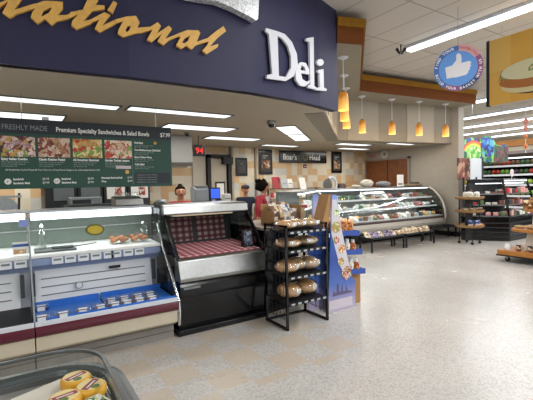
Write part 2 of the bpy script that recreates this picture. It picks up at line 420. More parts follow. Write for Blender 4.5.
troffer(9.3, 7.3, 1.1, .3, 0, 'ceiling light behind the right end of the soffit')
troffer(6.3, 9.0, 1.2, .35, 0, 'ceiling light close to the tiled back wall')
t = thing('dome_camera', (3.75, 5.62, 2.70), 'black dome security camera on the lowered deli ceiling', 'camera')
obj('mount', MB().lathe([(.07, 0), (.075, -.04), (.06, -.06)], 20, (3.75, 5.62, 2.70)), steel_d, t, smooth=True)
obj('dome', MB().ball((3.75, 5.62, 2.64), .058, n=16, m=10), black, t, smooth=True)
t = thing('dome_camera', (3.0, 7.6, 2.70), 'tiny dark dome on the deli ceiling above the doorway', 'camera')
obj('mount', MB().lathe([(.05, 0), (.05, -.03)], 16, (3.0, 7.6, 2.70)), steel_d, t)
obj('dome', MB().ball((3.0, 7.6, 2.665), .04, n=12, m=8), black, t, smooth=True)
t = thing('ceiling_sprinkler', (6.24, 4.88, 4.2), 'dark bracket with two spot heads hanging from the white ceiling', 'ceiling fitting')
obj('stem', MB().tube((6.24, 4.88, 4.2), (6.24, 4.88, 4.06), .012), blackm, t)
obj('head', MB().tube((6.18, 4.93, 4.13), (6.22, 4.89, 4.03), .03, r2=.02), blackm, t)
obj('head', MB().tube((6.32, 4.84, 4.13), (6.26, 4.88, 4.03), .03, r2=.02), blackm, t)

# ------------------------------------------------------------------ pendants
def pendant():
    t = thing('pendant_lamp', (0, 0, 3.715), 'x', 'pendant lamp', 'amber pendant lamps under the wooden crown')
    B = wloc(t)
    def o(n, mb, m): return obj(n, mb, m, t, smooth=True)
    z = 3.715
    o('canopy', MB().lathe([(.085, 0), (.09, -.01), (.02, -.045)], 20, (0, 0, z)), white)
    o('cord', MB().tube((0, 0, z-.04), (0, 0, 3.14), .006), white)
    o('cap', MB().lathe([(.035, 3.14-z), (.05, 3.12-z), (.03, 3.16-z)][::-1], 16, (0, 0, z)), steel_d)
    return t
shade_m = bpy.data.materials.new('amber_art_glass'); shade_m.use_nodes = True
nt = shade_m.node_tree; b = nt.nodes['Principled BSDF']; b.inputs['Roughness'].default_value = .3
tc = nt.nodes.new('ShaderNodeTexCoord'); sp = nt.nodes.new('ShaderNodeSeparateXYZ'); nz = nt.nodes.new('ShaderNodeTexNoise'); nz.inputs['Scale'].default_value = 14
ma = nt.nodes.new('ShaderNodeMath'); ma.operation = 'MULTIPLY_ADD'; mr = nt.nodes.new('ShaderNodeMapRange')
nt.links.new(tc.outputs['Object'], sp.inputs[0]); nt.links.new(tc.outputs['Object'], nz.inputs['Vector'])
mr.inputs['From Min'].default_value = -.9; mr.inputs['From Max'].default_value = -.6
nt.links.new(sp.outputs['Z'], mr.inputs['Value'])
nt.links.new(nz.outputs['Fac'], ma.inputs[0]); ma.inputs[1].default_value = .35; nt.links.new(mr.outputs[0], ma.inputs[2])
rp = nt.nodes.new('ShaderNodeValToRGB'); rp.color_ramp.elements[0].position = .2; rp.color_ramp.elements[1].position = 1.1
rp.color_ramp.elements[0].color = (*hx('#f6c05c'), 1); rp.color_ramp.elements[1].color = (*hx('#a0641c'), 1)
nt.links.new(ma.outputs[0], rp.inputs['Fac']); nt.links.new(rp.outputs[0], b.inputs['Base Color']); nt.links.new(rp.outputs[0], b.inputs['Emission Color']); b.inputs['Emission Strength'].default_value = .75
P0 = pendant()
sh = obj('shade', MB().lathe([(.03, 3.145-3.715), (.07, 3.11-3.715), (.082, 3.05-3.715), (.088, 2.83-3.715), (.080, 2.83-3.715), (.07, 3.05-3.715)], 24, (0, 0, 3.715), cap=False), shade_m, P0, smooth=True)
obj('bulb', MB().ball((0, 0, 2.95), .03), mat('bulb', '#fff2d0', .5, emit=6), P0, smooth=True)
pl = [(4.71, 4.85, 'amber pendant lamp nearest the blue fascia, largest and highest of the column'), (5.50, 5.64, 'amber pendant lamp in the middle of the overlapping column beside the fascia'),
      (6.28, 6.38, 'lowest amber pendant lamp of the overlapping column beside the fascia'), (7.20, 6.78, 'amber pendant lamp first from the left in the level row of four'),
      (8.15, 6.66, 'amber pendant lamp second from the left in the level row of four'), (9.03, 6.50, 'amber pendant lamp third from the left in the level row of four'),
      (9.99, 6.36, 'amber pendant lamp at the right end of the level row of four')]
for i, (x, y, lb) in enumerate(pl):
    if i == 0: P0.location = (x, y, 3.715); P0['label'] = lb; q = P0
    else: q = dup(P0, (x, y, 3.715), label=lb)
    ld = bpy.data.lights.new('pendant_glow', 'POINT'); ld.energy = 2.2; ld.color = (1, .72, .42); ld.shadow_soft_size = .06
    lo = bpy.data.objects.new('pendant_glow', ld); COL.objects.link(lo); lo.parent = q; lo.location = (0, 0, -.93)

# ------------------------------------------------------------------ fascia lettering
GLYPH = {
'n' : ((0.029,4.051,3.177),-0.0932,[[(-0.167,0.039),(-0.139,-0.055),(-0.091,-0.027),(-0.013,0.047),(-0.06,-0.059),(-0.013,-0.093),(0.009,-0.081),(0.038,-0.051),(0.21,0.038),(0.188,0.068),(0.028,-0.018),(0.087,0.089),(0.016,0.081),(-0.073,0.026)]]) ,
'a' : ((0.349,4.021,3.189),-0.0932,[[(-0.142,0.046),(-0.069,0.09),(-0.004,0.103),(0.085,0.111),(0.083,0.053),(0.039,-0.015),(0.105,-0.003),(0.223,0.065),(0.221,0.031),(0.116,-0.035),(0.031,-0.07),(-0.012,-0.114),(-0.064,-0.066),(-0.123,-0.12),(-0.173,-0.073),(-0.16,-0.025),(-0.124,0.027)],[(-0.092,-0.045),(-0.073,0.004),(-0.018,0.043),(-0.007,0.036),(-0.032,-0.008),(-0.084,-0.048)]]) ,
't' : ((0.626,3.995,3.247),-0.0932,[[(-0.139,-0.028),(-0.032,0.012),(-0.005,0.079),(0.043,0.171),(0.108,0.184),(0.106,0.128),(0.078,0.078),(0.157,0.089),(0.159,0.054),(0.051,0.018),(-0.03,-0.09),(0.035,-0.065),(0.04,-0.099),(-0.089,-0.175),(-0.132,-0.148),(-0.124,-0.106),(-0.065,-0.028),(-0.141,-0.058)]]) ,
'i' : ((0.761,3.982,3.179),-0.0932,[[(-0.107,0.001),(0.02,0.093),(0.072,0.075),(-0.005,-0.037),(0.118,0.043),(0.138,0.016),(-0.027,-0.103),(-0.071,-0.076),(-0.029,0.015),(-0.102,-0.025)]]) ,
'i_dot' : ((0.856,3.973,3.336),-0.0932,[[(0.009,0.058),(0.042,0.043),(-0.002,-0.064),(-0.048,-0.037)]]) ,
'o' : ((1.007,3.96,3.181),-0.0071,[[(-0.137,0.034),(-0.032,0.084),(0.062,0.111),(0.096,0.053),(0.073,-0.003),(0.196,0.031),(0.195,-0.006),(0.042,-0.067),(-0.066,-0.12),(-0.114,-0.096),(-0.106,-0.052),(-0.061,0.035),(-0.125,0.001)],[(-0.043,-0.047),(-0.021,-0.007),(0.011,0.007),(-0.005,-0.04),(-0.032,-0.067)]]) ,
'n2' : ((1.302,3.958,3.163),-0.0071,[[(-0.198,0.003),(-0.097,0.048),(-0.018,0.111),(0.016,0.078),(-0.03,-0.006),(0.096,0.099),(0.131,0.072),(0.056,-0.042),(0.212,0.047),(0.22,0.019),(0.1,-0.047),(0.036,-0.11),(-0.024,-0.081),(0.022,0.003),(-0.085,-0.1),(-0.131,-0.084),(-0.072,0.028),(-0.199,-0.033)]]) ,
'a2' : ((1.608,3.956,3.152),-0.0071,[[(-0.111,0.05),(-0.01,0.104),(0.115,0.125),(0.138,0.102),(0.092,-0.005),(0.11,-0.028),(0.081,-0.042),(0.032,-0.095),(-0.024,-0.06),(-0.081,-0.105),(-0.135,-0.079),(-0.087,0.016),(-0.105,0.022)],[(-0.07,-0.037),(-0.04,0.012),(0.017,0.049),(0.0,-0.003),(-0.044,-0.041)]]) ,
'l' : ((1.87,3.954,3.185),-0.0071,[[(-0.041,0.03),(0.062,0.122),(0.157,0.196),(0.187,0.146),(0.081,0.052),(-0.014,-0.056),(0.089,-0.011),(0.078,-0.049),(-0.056,-0.148),(-0.105,-0.116),(-0.043,-0.043),(-0.026,-0.003),(-0.171,-0.068),(-0.18,-0.04)]]) ,
'emblem' : ((2.087,3.872,3.634),-0.0071,[[(-0.517,-0.072),(-0.348,-0.058),(-0.172,-0.04),(-0.009,-0.061),(0.204,-0.108),(0.319,-0.14),(0.343,-0.12),(0.362,0.098),(0.358,0.212),(-0.001,0.215),(-0.401,0.077)]]) ,
'D' : ((2.808,3.988,3.208),0.1419,[[(-0.216,0.265),(-0.038,0.272),(0.097,0.268),(0.218,0.196),(0.305,0.064),(0.319,-0.086),(0.243,-0.226),(0.099,-0.311),(-0.217,-0.33),(-0.216,-0.29),(-0.128,-0.263),(-0.17,0.205),(-0.223,0.228)],[(-0.029,0.214),(0.045,0.207),(0.146,0.131),(0.196,0.017),(0.192,-0.134),(0.101,-0.262),(-0.019,-0.269)]]) ,
'e' : ((3.238,4.064,3.026),0.2573,[[(-0.05,0.161),(0.058,0.172),(0.123,0.107),(0.135,0.038),(-0.054,0.019),(-0.027,-0.053),(0.073,-0.074),(0.142,-0.035),(0.131,-0.076),(0.027,-0.139),(-0.081,-0.147),(-0.163,-0.09),(-0.168,0.01),(-0.124,0.108)],[(-0.039,0.125),(0.022,0.112),(0.046,0.065),(-0.062,0.056)]]) ,
'l2' : ((3.402,4.107,3.156),0.2573,[[(-0.102,0.365),(0.071,0.428),(0.071,-0.227),(0.131,-0.244),(0.131,-0.271),(-0.076,-0.273),(-0.075,-0.247),(-0.021,-0.221),(-0.023,0.338),(-0.094,0.333)]]) ,
'i2' : ((3.612,4.155,3.011),0.3456,[[(-0.074,0.144),(0.084,0.192),(0.087,-0.065),(0.174,-0.068),(0.155,-0.1),(-0.137,-0.138),(-0.125,-0.114),(-0.026,-0.077),(-0.036,0.111),(-0.086,0.114)]]) ,
'i2_dot' : ((3.609,4.154,3.274),0.3456,[[(0.096,0.023),(0.088,0.003),(0.067,-0.017),(0.035,-0.035),(-0.001,-0.047),(-0.038,-0.051),(-0.068,-0.048),(-0.087,-0.038),(-0.094,-0.022),(-0.086,-0.003),(-0.066,0.017),(-0.035,0.034),(0.001,0.047),(0.038,0.052),(0.069,0.049),(0.09,0.039)]]) ,
}
def gl_part(key, name, depth, m, parent, bev=.0):
    (ox, oy, oz), ang, loops = GLYPH[key]
    mb = flat_mb(loops, depth, bev).xf(stand((ox, oy, oz), ang))
    n = Vector((math.sin(ang), -math.cos(ang), 0))*(-depth/2)
    mb.v = [tuple(Vector(v)+n) for v in mb.v]
    return obj(name, mb, m, parent)
t = thing('script_sign', (1.0, 3.97, 3.0), 'gold slanted script lettering reading national on the navy fascia', 'sign')
for k in ('n', 'a', 't', 'i', 'i_dot', 'o', 'n2', 'a2', 'l'): gl_part(k, 'letter' if 'dot' not in k else 'letter_dot', .036, gold, t)
t = thing('deli_sign', (3.2, 4.05, 2.8), 'large white raised serif letters reading Deli on the navy fascia', 'sign')
for k in ('D', 'e', 'l2', 'i2', 'i2_dot'): gl_part(k, 'letter' if 'dot' not in k else 'letter_dot', .03, silver, t, .0)
t = thing('metal_emblem', (2.087, 3.93, 3.5), 'hammered silver emblem with a curved lower edge high on the navy fascia', 'emblem')
gl_part('emblem', 'hammered_face', .10, silver_side, t)

# ------------------------------------------------------------------ menu board
t = thing('menu_board', (.9, 5.3, 1.62), 'wide dark green hanging menu board with four sandwich photographs', 'menu board')
mx0, mx1, mz0, mz1, my = -.15, 1.855, 1.615, 2.42, 5.3
obj('panel', MB().box(mx0, mx1, my, my+.03, mz0, mz1), green, t, .004)
obj('header', MB().box(mx0, mx1, my-.004, my, 2.25, mz1), menu_top, t)
words('headline', 'FRESHLY MADE', .085, (mx0+.05, my-.006, 2.29), mat('grey_ink', '#8f979b', .6), t, squeeze=.78)
words('headline', 'Premium Specialty Sandwiches & Salad Bowls', .078, (.44, my-.006, 2.29), txt_w, t, fat=.0015, squeeze=.78)
words('price', '$7.99', .078, (1.70, my-.006, 2.29), txt_w, t, fat=.001, squeeze=.8)
foods = [('#8c3a48', '#d8b8b4', '#c7a050', '#e6d6c8', '#5a2430', '#7a9a4a'), ('#8a4a3c', '#c9a084', '#6a3026', '#d9c4b0', '#a05848'),
         ('#c08a4c', '#e2bd78', '#7fa04a', '#c24432', '#e8d8a0'), ('#c8503c', '#e6c9a8', '#8fae5c', '#b53a34', '#f0dfcc')]
titles = ['Spicy Italian Combo', 'Classic Reuben Panini', 'All American Gourmet', 'Garden Turkey Lettuce']
for i in range(4):
    x0 = mx0+.035+i*.365; x1 = x0+.335
    ph = obj('photo', MB().box(x0, x1, my-.006, my, 1.985, 2.215), patch_mat('food_photo_%d' % i, foods[i], 26), t)
    # the photographed sandwich itself, raised shapes printed on the photo
    s = MB(); cx = (x0+x1)/2
    if i == 0:
        for k in range(9): s.add(*(lambda c, r: ([(c[0]+r*math.cos(a*PI/5), my-.0075, c[1]+r*math.sin(a*PI/5)) for a in range(10)], [tuple(range(10))]))((x0+.05+.03*k, 2.15-.012*abs(k-4)), .022))
    elif i == 1: s.add([(x0+.13, my-.0075, 2.20), (x0+.21, my-.0075, 2.20), (x0+.31, my-.0075, 2.03), (x0+.24, my-.0075, 2.02)], [(0, 1, 2, 3)])
    elif i == 2: s.add([(cx+.13*math.cos(a*PI/9), my-.0075, 2.13+.07*math.sin(a*PI/9)) for a in range(10)], [tuple(range(10))])
    else:
        for q, zz in ((-.07, 2.1), (.06, 2.12)): s.add([(cx+q+.05*math.cos(a*PI/6), my-.0075, zz+.06*math.sin(a*PI/6)) for a in range(12)], [tuple(range(12))])
    obj('sandwich_print', s, patch_mat('food_print_%d' % i, [('#c9a2ac', '#a85468', '#e2cfd2'), ('#c8a078', '#b98c62', '#9a5c48'), ('#c99a5c', '#d8ac68', '#b88448'), ('#d9a088', '#c8604c', '#e8d6c0')][i], 50), ph)
    words('dish_name', titles[i], .037, (x0, my-.003, 1.945), txt_w, t, fat=.0012, squeeze=.85)
    for r, s_ in enumerate(('Sliced meats with lettuce and tomato', 'onion, oil and vinegar, seasoned', 'on a fresh baked roll')):
        words('small_print', s_, .021, (x0, my-.003, 1.917-.024*r), txt_g, t, squeeze=.85)
words('note', 'All Sandwiches Can be Prepared Your Way! As a Wrap, Panini, Hoagie or on a Homestyle Bread or Roll', .026, (mx0+.07, my-.003, 1.825), txt_w, t, squeeze=.9)
for i, n in enumerate(('6"', '12"')):
    x = mx0+.09+i*.49
    obj('size_disc', MB().tube((x, my-.004, 1.70), (x, my, 1.70), .034, 20), whitep, t)
    words('size', n, .034, (x, my-.006, 1.688), menu_top, t, align='CENTER')
    for r, (a_, p_) in enumerate((('Sandwich', '$5.99'), ('Sandwich Meal', '$7.99'))):
        words('size_row', a_, .032, (x+.05, my-.003, 1.715-.045*r), txt_w, t, fat=.001, squeeze=.85)
        words('size_price', p_, .036, (x+.34, my-.003, 1.715-.045*r), txt_w, t, squeeze=.85)
for r, (a_, p_) in enumerate((('Homestyle Bread and Roll', '$5.99'), ('Wrap', '$5.99'))):
    words('size_row', a_, .030, (mx0+1.08, my-.003, 1.725-.045*r), txt_w, t, fat=.001, squeeze=.8)
    words('size_price', p_, .034, (mx0+1.40, my-.003, 1.725-.045*r), txt_w, t, squeeze=.8)
rx = mx0+1.50
obj('divider', MB().box(rx-.03, rx-.026, my-.003, my, mz0+.03, 2.22), mat('pale_green_rule', '#6f9484', .6), t)
for r, s_ in enumerate(('Chef Salad', 'Tuna Mediterranean Chef Salad', 'Spicy Chicken Wrap', 'Cobb Salad')):
    z = 2.185-.095*r
    words('dish_name', s_, .034, (rx, my-.003, z), txt_w, t, fat=.001, squeeze=.8)
    words('small_print', 'Lettuce, tomato, ham, turkey, cheese', .02, (rx, my-.003, z-.028), txt_g, t, squeeze=.85)
    words('small_print', 'egg and choice of dressing', .02, (rx, my-.003, z-.05), txt_g, t, squeeze=.85)
obj('gold_seal', MB().tube((rx+.28, my-.004, 2.2), (rx+.28, my, 2.2), .02, 16), gold, t)
obj('gold_seal', MB().tube((rx-.1, my-.004, 1.81), (rx-.1, my, 1.81), .026, 16), gold, t)
obj('red_tab', MB().box(rx-.24, rx-.05, my-.004, my, 1.85, 1.89), mat('pink_tab', '#d8c8cc', .6), t)
obj('notice_box', MB().box(rx, mx1-.03, my-.003, my, mz0+.04, 1.80), menu_top, t)
for r in range(4): words('small_print', 'Consuming raw or undercooked foods', .021, (rx+.02, my-.005, 1.765-.032*r), txt_g, t, squeeze=.82)
for x in (.1, 1.65): obj('hanger_wire', MB().tube((x, my+.015, mz1), (x, my+.015, 2.70), .004), steel_d, t)

# ------------------------------------------------------------------ hanging signs
def face_mat4(loc, ang): return stand(loc, ang)
# thumbs-up disc
cx, cy, cz, ang = 5.66, 3.4, 3.29, math.radians(-58)
t = thing('round_sign', (cx, cy, cz-.33), 'round hanging sign with a white thumbs-up hand on blue', 'hanging sign')
F = stand((cx, cy, cz), ang)
def disc(r, z0, z1, n=48, a0=0, a1=2*PI, r0=0):
    mb = MB()
    if r0 == 0:
        vs = [(r*math.cos(2*PI*i/n), r*math.sin(2*PI*i/n), z) for z in (z0, z1) for i in range(n)]
        mb.add(vs, [(i, (i+1) % n, n+(i+1) % n, n+i) for i in range(n)]+[tuple(range(n))[::-1], tuple(range(n, 2*n))])
    else:
        vs = [(q*math.cos(a0+(a1-a0)*i/n), q*math.sin(a0+(a1-a0)*i/n), z1) for i in range(n+1) for q in (r0, r)]
        mb.add(vs, [(2*i, 2*i+1, 2*i+3, 2*i+2) for i in range(n)])
    return mb
obj('disc', disc(.335, -.008, .008).xf(F), mat('sign_blue', '#3f6cb4', .5), t)
obj('rim_magenta', disc(.335, 0, .010, a0=math.radians(-125), a1=math.radians(48), r0=.262).xf(F), mat('sign_magenta', '#8c4a7c', .5), t)
obj('rim_navy', disc(.335, 0, .0115, a0=math.radians(-80), a1=math.radians(-30), r0=.262).xf(F), mat('sign_navy', '#34356e', .5), t)
obj('inner_disc', disc(.262, 0, .012).xf(F), mat('sign_sky', '#5b95dc', .5), t)
obj('pink_tab', disc(.35, 0, .013, n=16, a0=math.radians(30), a1=math.radians(88), r0=.25).xf(F), mat('sign_pink', '#d7a3a6', .5), t)
hand = [(-.17, -.12), (-.17, .05), (-.07, .06), (-.01, .12), (.0, .20), (.035, .22), (.065, .18), (.06, .10), (.05, .065), (.16, .065), (.185, .04), (.165, .015), (.175, -.01), (.15, -.03), (.155, -.055), (.13, -.075), (.125, -.1), (.09, -.125), (-.04, -.13), (-.09, -.12)]
obj('hand', flat_mb([hand], .004).xf(F @ Matrix.Translation((0, 0, .014)) @ Matrix.Rotation(.12, 4, 'Z')), mat('sign_white', '#e6e4e6', .5), t)
def ring_text(s, r, a_start, a_end, size, flip, m):
    mb = MB(); n = len(s)
    for i, ch in enumerate(s):
        if ch == ' ': continue
        a = a_start+(a_end-a_start)*i/(n-1)
        tm = text_mb(ch, size, 'CENTER', .001, .0015)
        rot = a-PI/2 if not flip else a+PI/2
        tm.xf(F @ Matrix.Translation((r*math.cos(a), r*math.sin(a), .015)) @ Matrix.Rotation(rot, 4, 'Z') @ Matrix.Translation((0, -size*.35, 0)))
        mb.add(tm.v, tm.f)
    return obj('lettering', mb, m, t)
ring_text('FIND YOUR', .30, math.radians(172), math.radians(104), .055, False, txt_w)
ring_text('FAVORITES', .30, math.radians(84), math.radians(34), .05, False, mat('sign_red_ink', '#c0606a', .5))
ring_text('BUILD YOUR BASKET WITH US', .30, math.radians(194), math.radians(375), .05, True, txt_w)
obj('hanger_wire', MB().tube((cx, cy, cz+.33), (cx, cy, 4.2), .003), mat('wire_grey', '#8f8b84', .8), t)
# sandwich sign
sx = 6.32
t = thing('sandwich_sign', (sx, 2.7, 2.8), 'yellow hanging panel picturing a sandwich in a round bun', 'hanging sign')
F = stand((sx, 2.62, 3.27), -PI/2)      # local x runs towards -Y
obj('panel', MB().box(-.66, .95, -.5, .5, -.03, 0).xf(F), mat('sign_yellow', '#d9a848', .5, vary=.12, scale=1.2), t)
obj('dark_edge', MB().box(-.71, -.66, -.51, .51, -.05, .0).xf(F), mat('sign_edge', '#1b1a1f', .5), t)
obj('tint_square', MB().box(.05, .5, -.05, .5, 0, .002).box(-.35, .05, -.5, -.05, 0, .002).xf(F), mat('sign_amber', '#cf9c40', .5), t)
obj('tint_square', MB().box(-.66, -.35, .0, .5, 0, .002).xf(F), mat('sign_pale', '#deb45a', .5), t)
def ell(cx_, cy_, rx_, ry_, a0=0, a1=2*PI, n=32): return [(cx_+rx_*math.cos(a0+(a1-a0)*i/n), cy_+ry_*math.sin(a0+(a1-a0)*i/n)) for i in range(n)]
T = lambda z: F @ Matrix.Translation((-.03, -.12, z)) @ Matrix.Scale(.9, 4)
obj('sandwich_outline', flat_mb([ell(.02, -.055, .53, .28)], .002).xf(T(.004)), mat('sign_ink', '#3a3624', .6), t)
obj('lower_bun', flat_mb([ell(.0, -.16, .50, .15)], .002).xf(T(.006)), mat('bun_pale', '#cfc190', .6), t)
obj('filling', flat_mb([ell(-.01, -.085, .52, .14)], .002).xf(T(.008)), mat('ham', '#a8672e', .6), t)
obj('lettuce', flat_mb([[(-.55+.043*i+.0, -.02+(.035 if i % 2 else -.045)) for i in range(26)]+[(.5, .1), (-.5, .12)]], .002).xf(T(.010)), mat('lettuce', '#8c8b50', .6), t)
obj('upper_bun', flat_mb([ell(-.03, .065, .47, .155)], .002).xf(T(.012)), mat('bun_cream', '#d3cda2', .6), t)
obj('leaf_mark', flat_mb([[(-.08, .02), (-.02, .03), (.05, .09), (.04, .13), (-.03, .12), (-.08, .07)], [(-.055, .04), (-.03, .045), (.02, .09), (.015, .11), (-.02, .10), (-.06, .065)]], .002).xf(T(.014)), mat('leaf_green', '#6b7d3e', .6), t)
for y in (3.1, 2.35): obj('hanger_wire', MB().tube((sx, y, 3.77), (sx+.02, y, 4.2), .0025), mat('wire_grey', '#8f8b84', .8), t)
# ------------------------------------------------------------------ left service deli case (two modules side by side)
def slots_mat():
    m = bpy.data.materials.new('white_louvre'); m.use_nodes = True
    m.node_tree.nodes['Principled BSDF'].inputs['Base Color'].default_value = (*hx('#dde0e2'), 1)
    m.node_tree.nodes['Principled BSDF'].inputs['Roughness'].default_value = .35
    return m
louvre = slots_mat()
lilac = mat('lilac_rail', '#8f9fc0', .4)
def deli_module(x0, x1, label, stocked):
    t = thing('deli_case', ((x0+x1)/2, 4.5, 0), label, 'deli case')
    a, b = x0+.004, x1-.004
    kb = obj('kick_base', MB().prism([(4.0, 0), (4.0, .21), (5.0, .21), (5.0, 0)], a, b), kickm, t)
    obj('kick_seam', MB().box(a, b, 3.995, 4.0, .135, .142).box(a, b, 3.995, 4.0, .07, .077), mat('seam', '#6d6962', .6), kb)
    obj('front_panel', MB().prism([(3.93, .17), (3.86, .21), (3.85, .335), (4.9, .335), (5.0, .20)], a, b), cream, t, .006)
    obj('bumper', MB().prism([(3.84, .335), (3.825, .35), (3.82, .375), (3.825, .405), (3.845, .425), (3.9, .425), (3.9, .335)], a, b), burg, t, .004)
    obj('front_lip', MB().prism([(3.845, .425), (3.845, .462), (3.87, .462), (3.885, .44), (3.885, .425)], a, b), white, t)
    if stocked:
        w = (b-a)
        for i, (u, v) in enumerate(((.0, .475), (.48, .995))):
            q = obj('deck_tray', MB().prism([(3.89, .43), (3.89, .475), (3.90, .475), (3.902, .447), (4.395, .447), (4.397, .50), (4.405, .50), (4.405, .43)], a+w*u+.01, a+w*v), blue, t, .002)
    else:
        obj('deck_tray', MB().prism([(3.89, .40), (3.89, .45), (4.40, .47), (4.40, .40)], a+.01, b-.01), blackm, t, .002)
    bp = obj('back_panel', MB().prism([(4.42, .46), (4.47, .80), (4.52, .80), (4.52, .40), (4.42, .40)], a+.03, b-.09), louvre, t)
    for k, z in enumerate((.545, .625, .705)):
        y = 4.42+.05*(z-.46)/.34
        obj('air_slot', MB().prism([(y-.004, z), (y-.003, z+.010), (y+.01, z+.010), (y+.01, z)], a+.08, b-.16), mat('slot', '#6e7274', .6), bp)
    sd = MB().box(b-.085, b-.05, 4.40, 4.44, .56, .78)
    obj('side_vent', sd, mat('vent_dark', '#3c4044', .6), t, .004); obj('side_vent', MB().box(a, a+.03, 4.40, 4.44, .56, .78), mat('vent_dark', '#3c4044', .6), t, .004)
    obj('upper_panel', MB().prism([(4.46, .80), (4.44, .90), (4.50, .90), (4.52, .80)], a, b), lilac, t)
    obj('case_body', MB().prism([(4.53, .335), (4.53, .94), (5.05, .94), (5.05, .335)], a, b), white, t)
    obj('counter', MB().prism([(4.36, .935), (4.36, .965), (5.05, .985), (5.05, .935)], a, b), mat('counter_white', '#e6e7e3', .3), t, .004)
    obj('price_rail', MB().prism([(4.375, .86), (4.365, .93), (4.39, .93), (4.40, .86)], a, b), lilac, t)
    obj('front_glass', MB().prism([(4.37, .965), (4.575, 1.365), (4.583, 1.365), (4.378, .965)], a, b), gl, t)
    tp = obj('canopy', MB().prism([(4.56, 1.368), (4.56, 1.388), (5.05, 1.388), (5.05, 1.368)], a, b), mat('canopy_grey', '#aeb4b6', .35), t, .004)
    obj('lamp_tube', MB().prism([(4.60, 1.29), (4.60, 1.366), (4.68, 1.366), (4.68, 1.29)], a+.02, b-.02), lamp_case, tp, .008)
    rb_ = MB()
    for k in range(int((b-a)/.075)): rb_.box(a+.04+k*.075, a+.046+k*.075, 4.597, 4.601, 1.292, 1.364)
    obj('lamp_grille', rb_, mat('grille_grey', '#a4acb2', .6), tp)
    obj('rear_doors', MB().box(a, b, 4.99, 5.02, .99, 1.30), mat('rear_door_dark', '#5a655c', .35), t)
    obj('rear_rail', MB().tube((a, 4.97, 1.155), (b, 4.97, 1.155), .008), steel, t)
    return t
def case_light(parent, loc, L_, W_, e, rz=0.):
    ld = bpy.data.lights.new('case_lamp', 'AREA'); ld.shape = 'RECTANGLE'; ld.size = L_; ld.size_y = W_; ld.energy = e; ld.color = (.96, .98, 1)
    lo = bpy.data.objects.new('case_lamp', ld); COL.objects.link(lo); lo.parent = parent; lo.location = Vector(loc)-wloc(parent); lo.rotation_euler = (0, 0, rz)
right_case = deli_module(.10, 1.37, 'cream service deli case with blue lower trays of packed food', True)
left_case = deli_module(-1.2, .10, 'cream service deli case cut off at the left with an empty black lower deck', False)
obj('divider_post', MB().path([(.10, 3.87, .46), (.10, 4.36, .95), (.10, 4.565, 1.37)], .008), mat('mullion', '#8f9698', .5), right_case)
# curved chrome end rail and clear end glass
obj('end_rail', MB().path([(1.385, 4.50, 1.18), (1.385, 4.35, .95), (1.385, 4.03, .62), (1.385, 3.93, .50), (1.385, 3.865, .41), (1.385, 3.85, .30), (1.385, 3.87, .17)], .017, 10), chrome, right_case, smooth=True)
obj('end_glass', MB().box(1.366, 1.372, 4.36, 5.0, .965, 1.36).prism([(4.40, .95), (3.95, .47), (4.45, .47), (4.5, .95)], 1.366, 1.372), gl, right_case)
obj('end_post', MB().bar((1.385, 4.50, 1.18), (1.385, 4.60, 1.42), .02, .05), black, right_case)
obj('oval_seal', MB().add([(.70+.095*math.cos(k*PI/12), 4.463+.035*math.sin(k*PI/12)-.006, 1.165+.058*math.sin(k*PI/12)) for k in range(24)], [tuple(range(24))]), mat('seal_dark', '#5d5a2a', .5), right_case)
obj('oval_seal_gold', MB().add([(.70+.075*math.cos(k*PI/12), 4.458+.024*math.sin(k*PI/12)-.006, 1.165+.042*math.sin(k*PI/12)) for k in range(24)], [tuple(range(24))]), mat('seal_gold', '#b8a436', .4), right_case)
obj('temperature_gauge', disc(.037, -.004, 0, 24, r0=0).xf(stand((.52, 4.405, .61))), mat('gauge_grey', '#8f989c', .4), right_case)
obj('gauge_face', disc(.028, 0, .001, 24, r0=0).xf(stand((.52, 4.400, .61))), label_w, right_case)
obj('name_plate', MB().box(.82, .94, 4.43, 4.438, .735, .765), black, right_case)
# price cards in the rail, each one a thing
def tagcard(x, label):
    c = thing('price_card', (x, 4.362, .865), label, 'price card', 'white price cards in the rail of the left deli case')
    obj('card', MB().box(x-.05, x+.05, 4.358, 4.362, .862, .932), label_w, c)
    obj('print', MB().box(x-.035, x+.035, 4.3565, 4.3575, .895, .915), mat('card_ink', '#75807e', .6), c)
    return c
for i, x in enumerate((-.22, -.10, .02, .33, .445, .565, .685, .81, .885, 1.01, 1.13)):
    tagcard(x, 'small white price card with grey print in the rail under the deli case glass')
c = thing('clamshell_pack', (0, 0, 0), 'clear clamshell pack with orange food and a white label on the blue tray', 'food pack', 'clamshell packs on the blue trays')
obj('food', MB().box(-.035, .035, -.03, .03, .004, .02), orange_f, c, .008)
bx_ = obj('clear_box', MB().prism([(-.042, 0), (-.05, .03), (-.038, .042), (.038, .042), (.05, .03), (.042, 0)], -.052, .052), clear, c, .004)
obj('white_label', MB().box(-.028, .03, -.048, -.02, .043, .045).box(-.024, .026, -.053, -.051, .004, .036), label_w, c)
pk = [(.17, 4.30), (.16, 3.95), (.32, 3.95), (.49, 3.96), (.64, 3.97), (.77, 4.14), (.90, 4.14), (1.03, 4.14), (1.16, 4.14), (.77, 3.97), (.89, 3.97), (1.01, 3.97), (1.13, 3.97)]
for i, (x, y) in enumerate(pk):
    q = c if i == 0 else dup(c, (0, 0, 0))
    q.scale = (1.25, 1.25, 1.2); q.location = (x, y, .447); q.rotation_euler = (0, 0, random.uniform(-.15, .15))
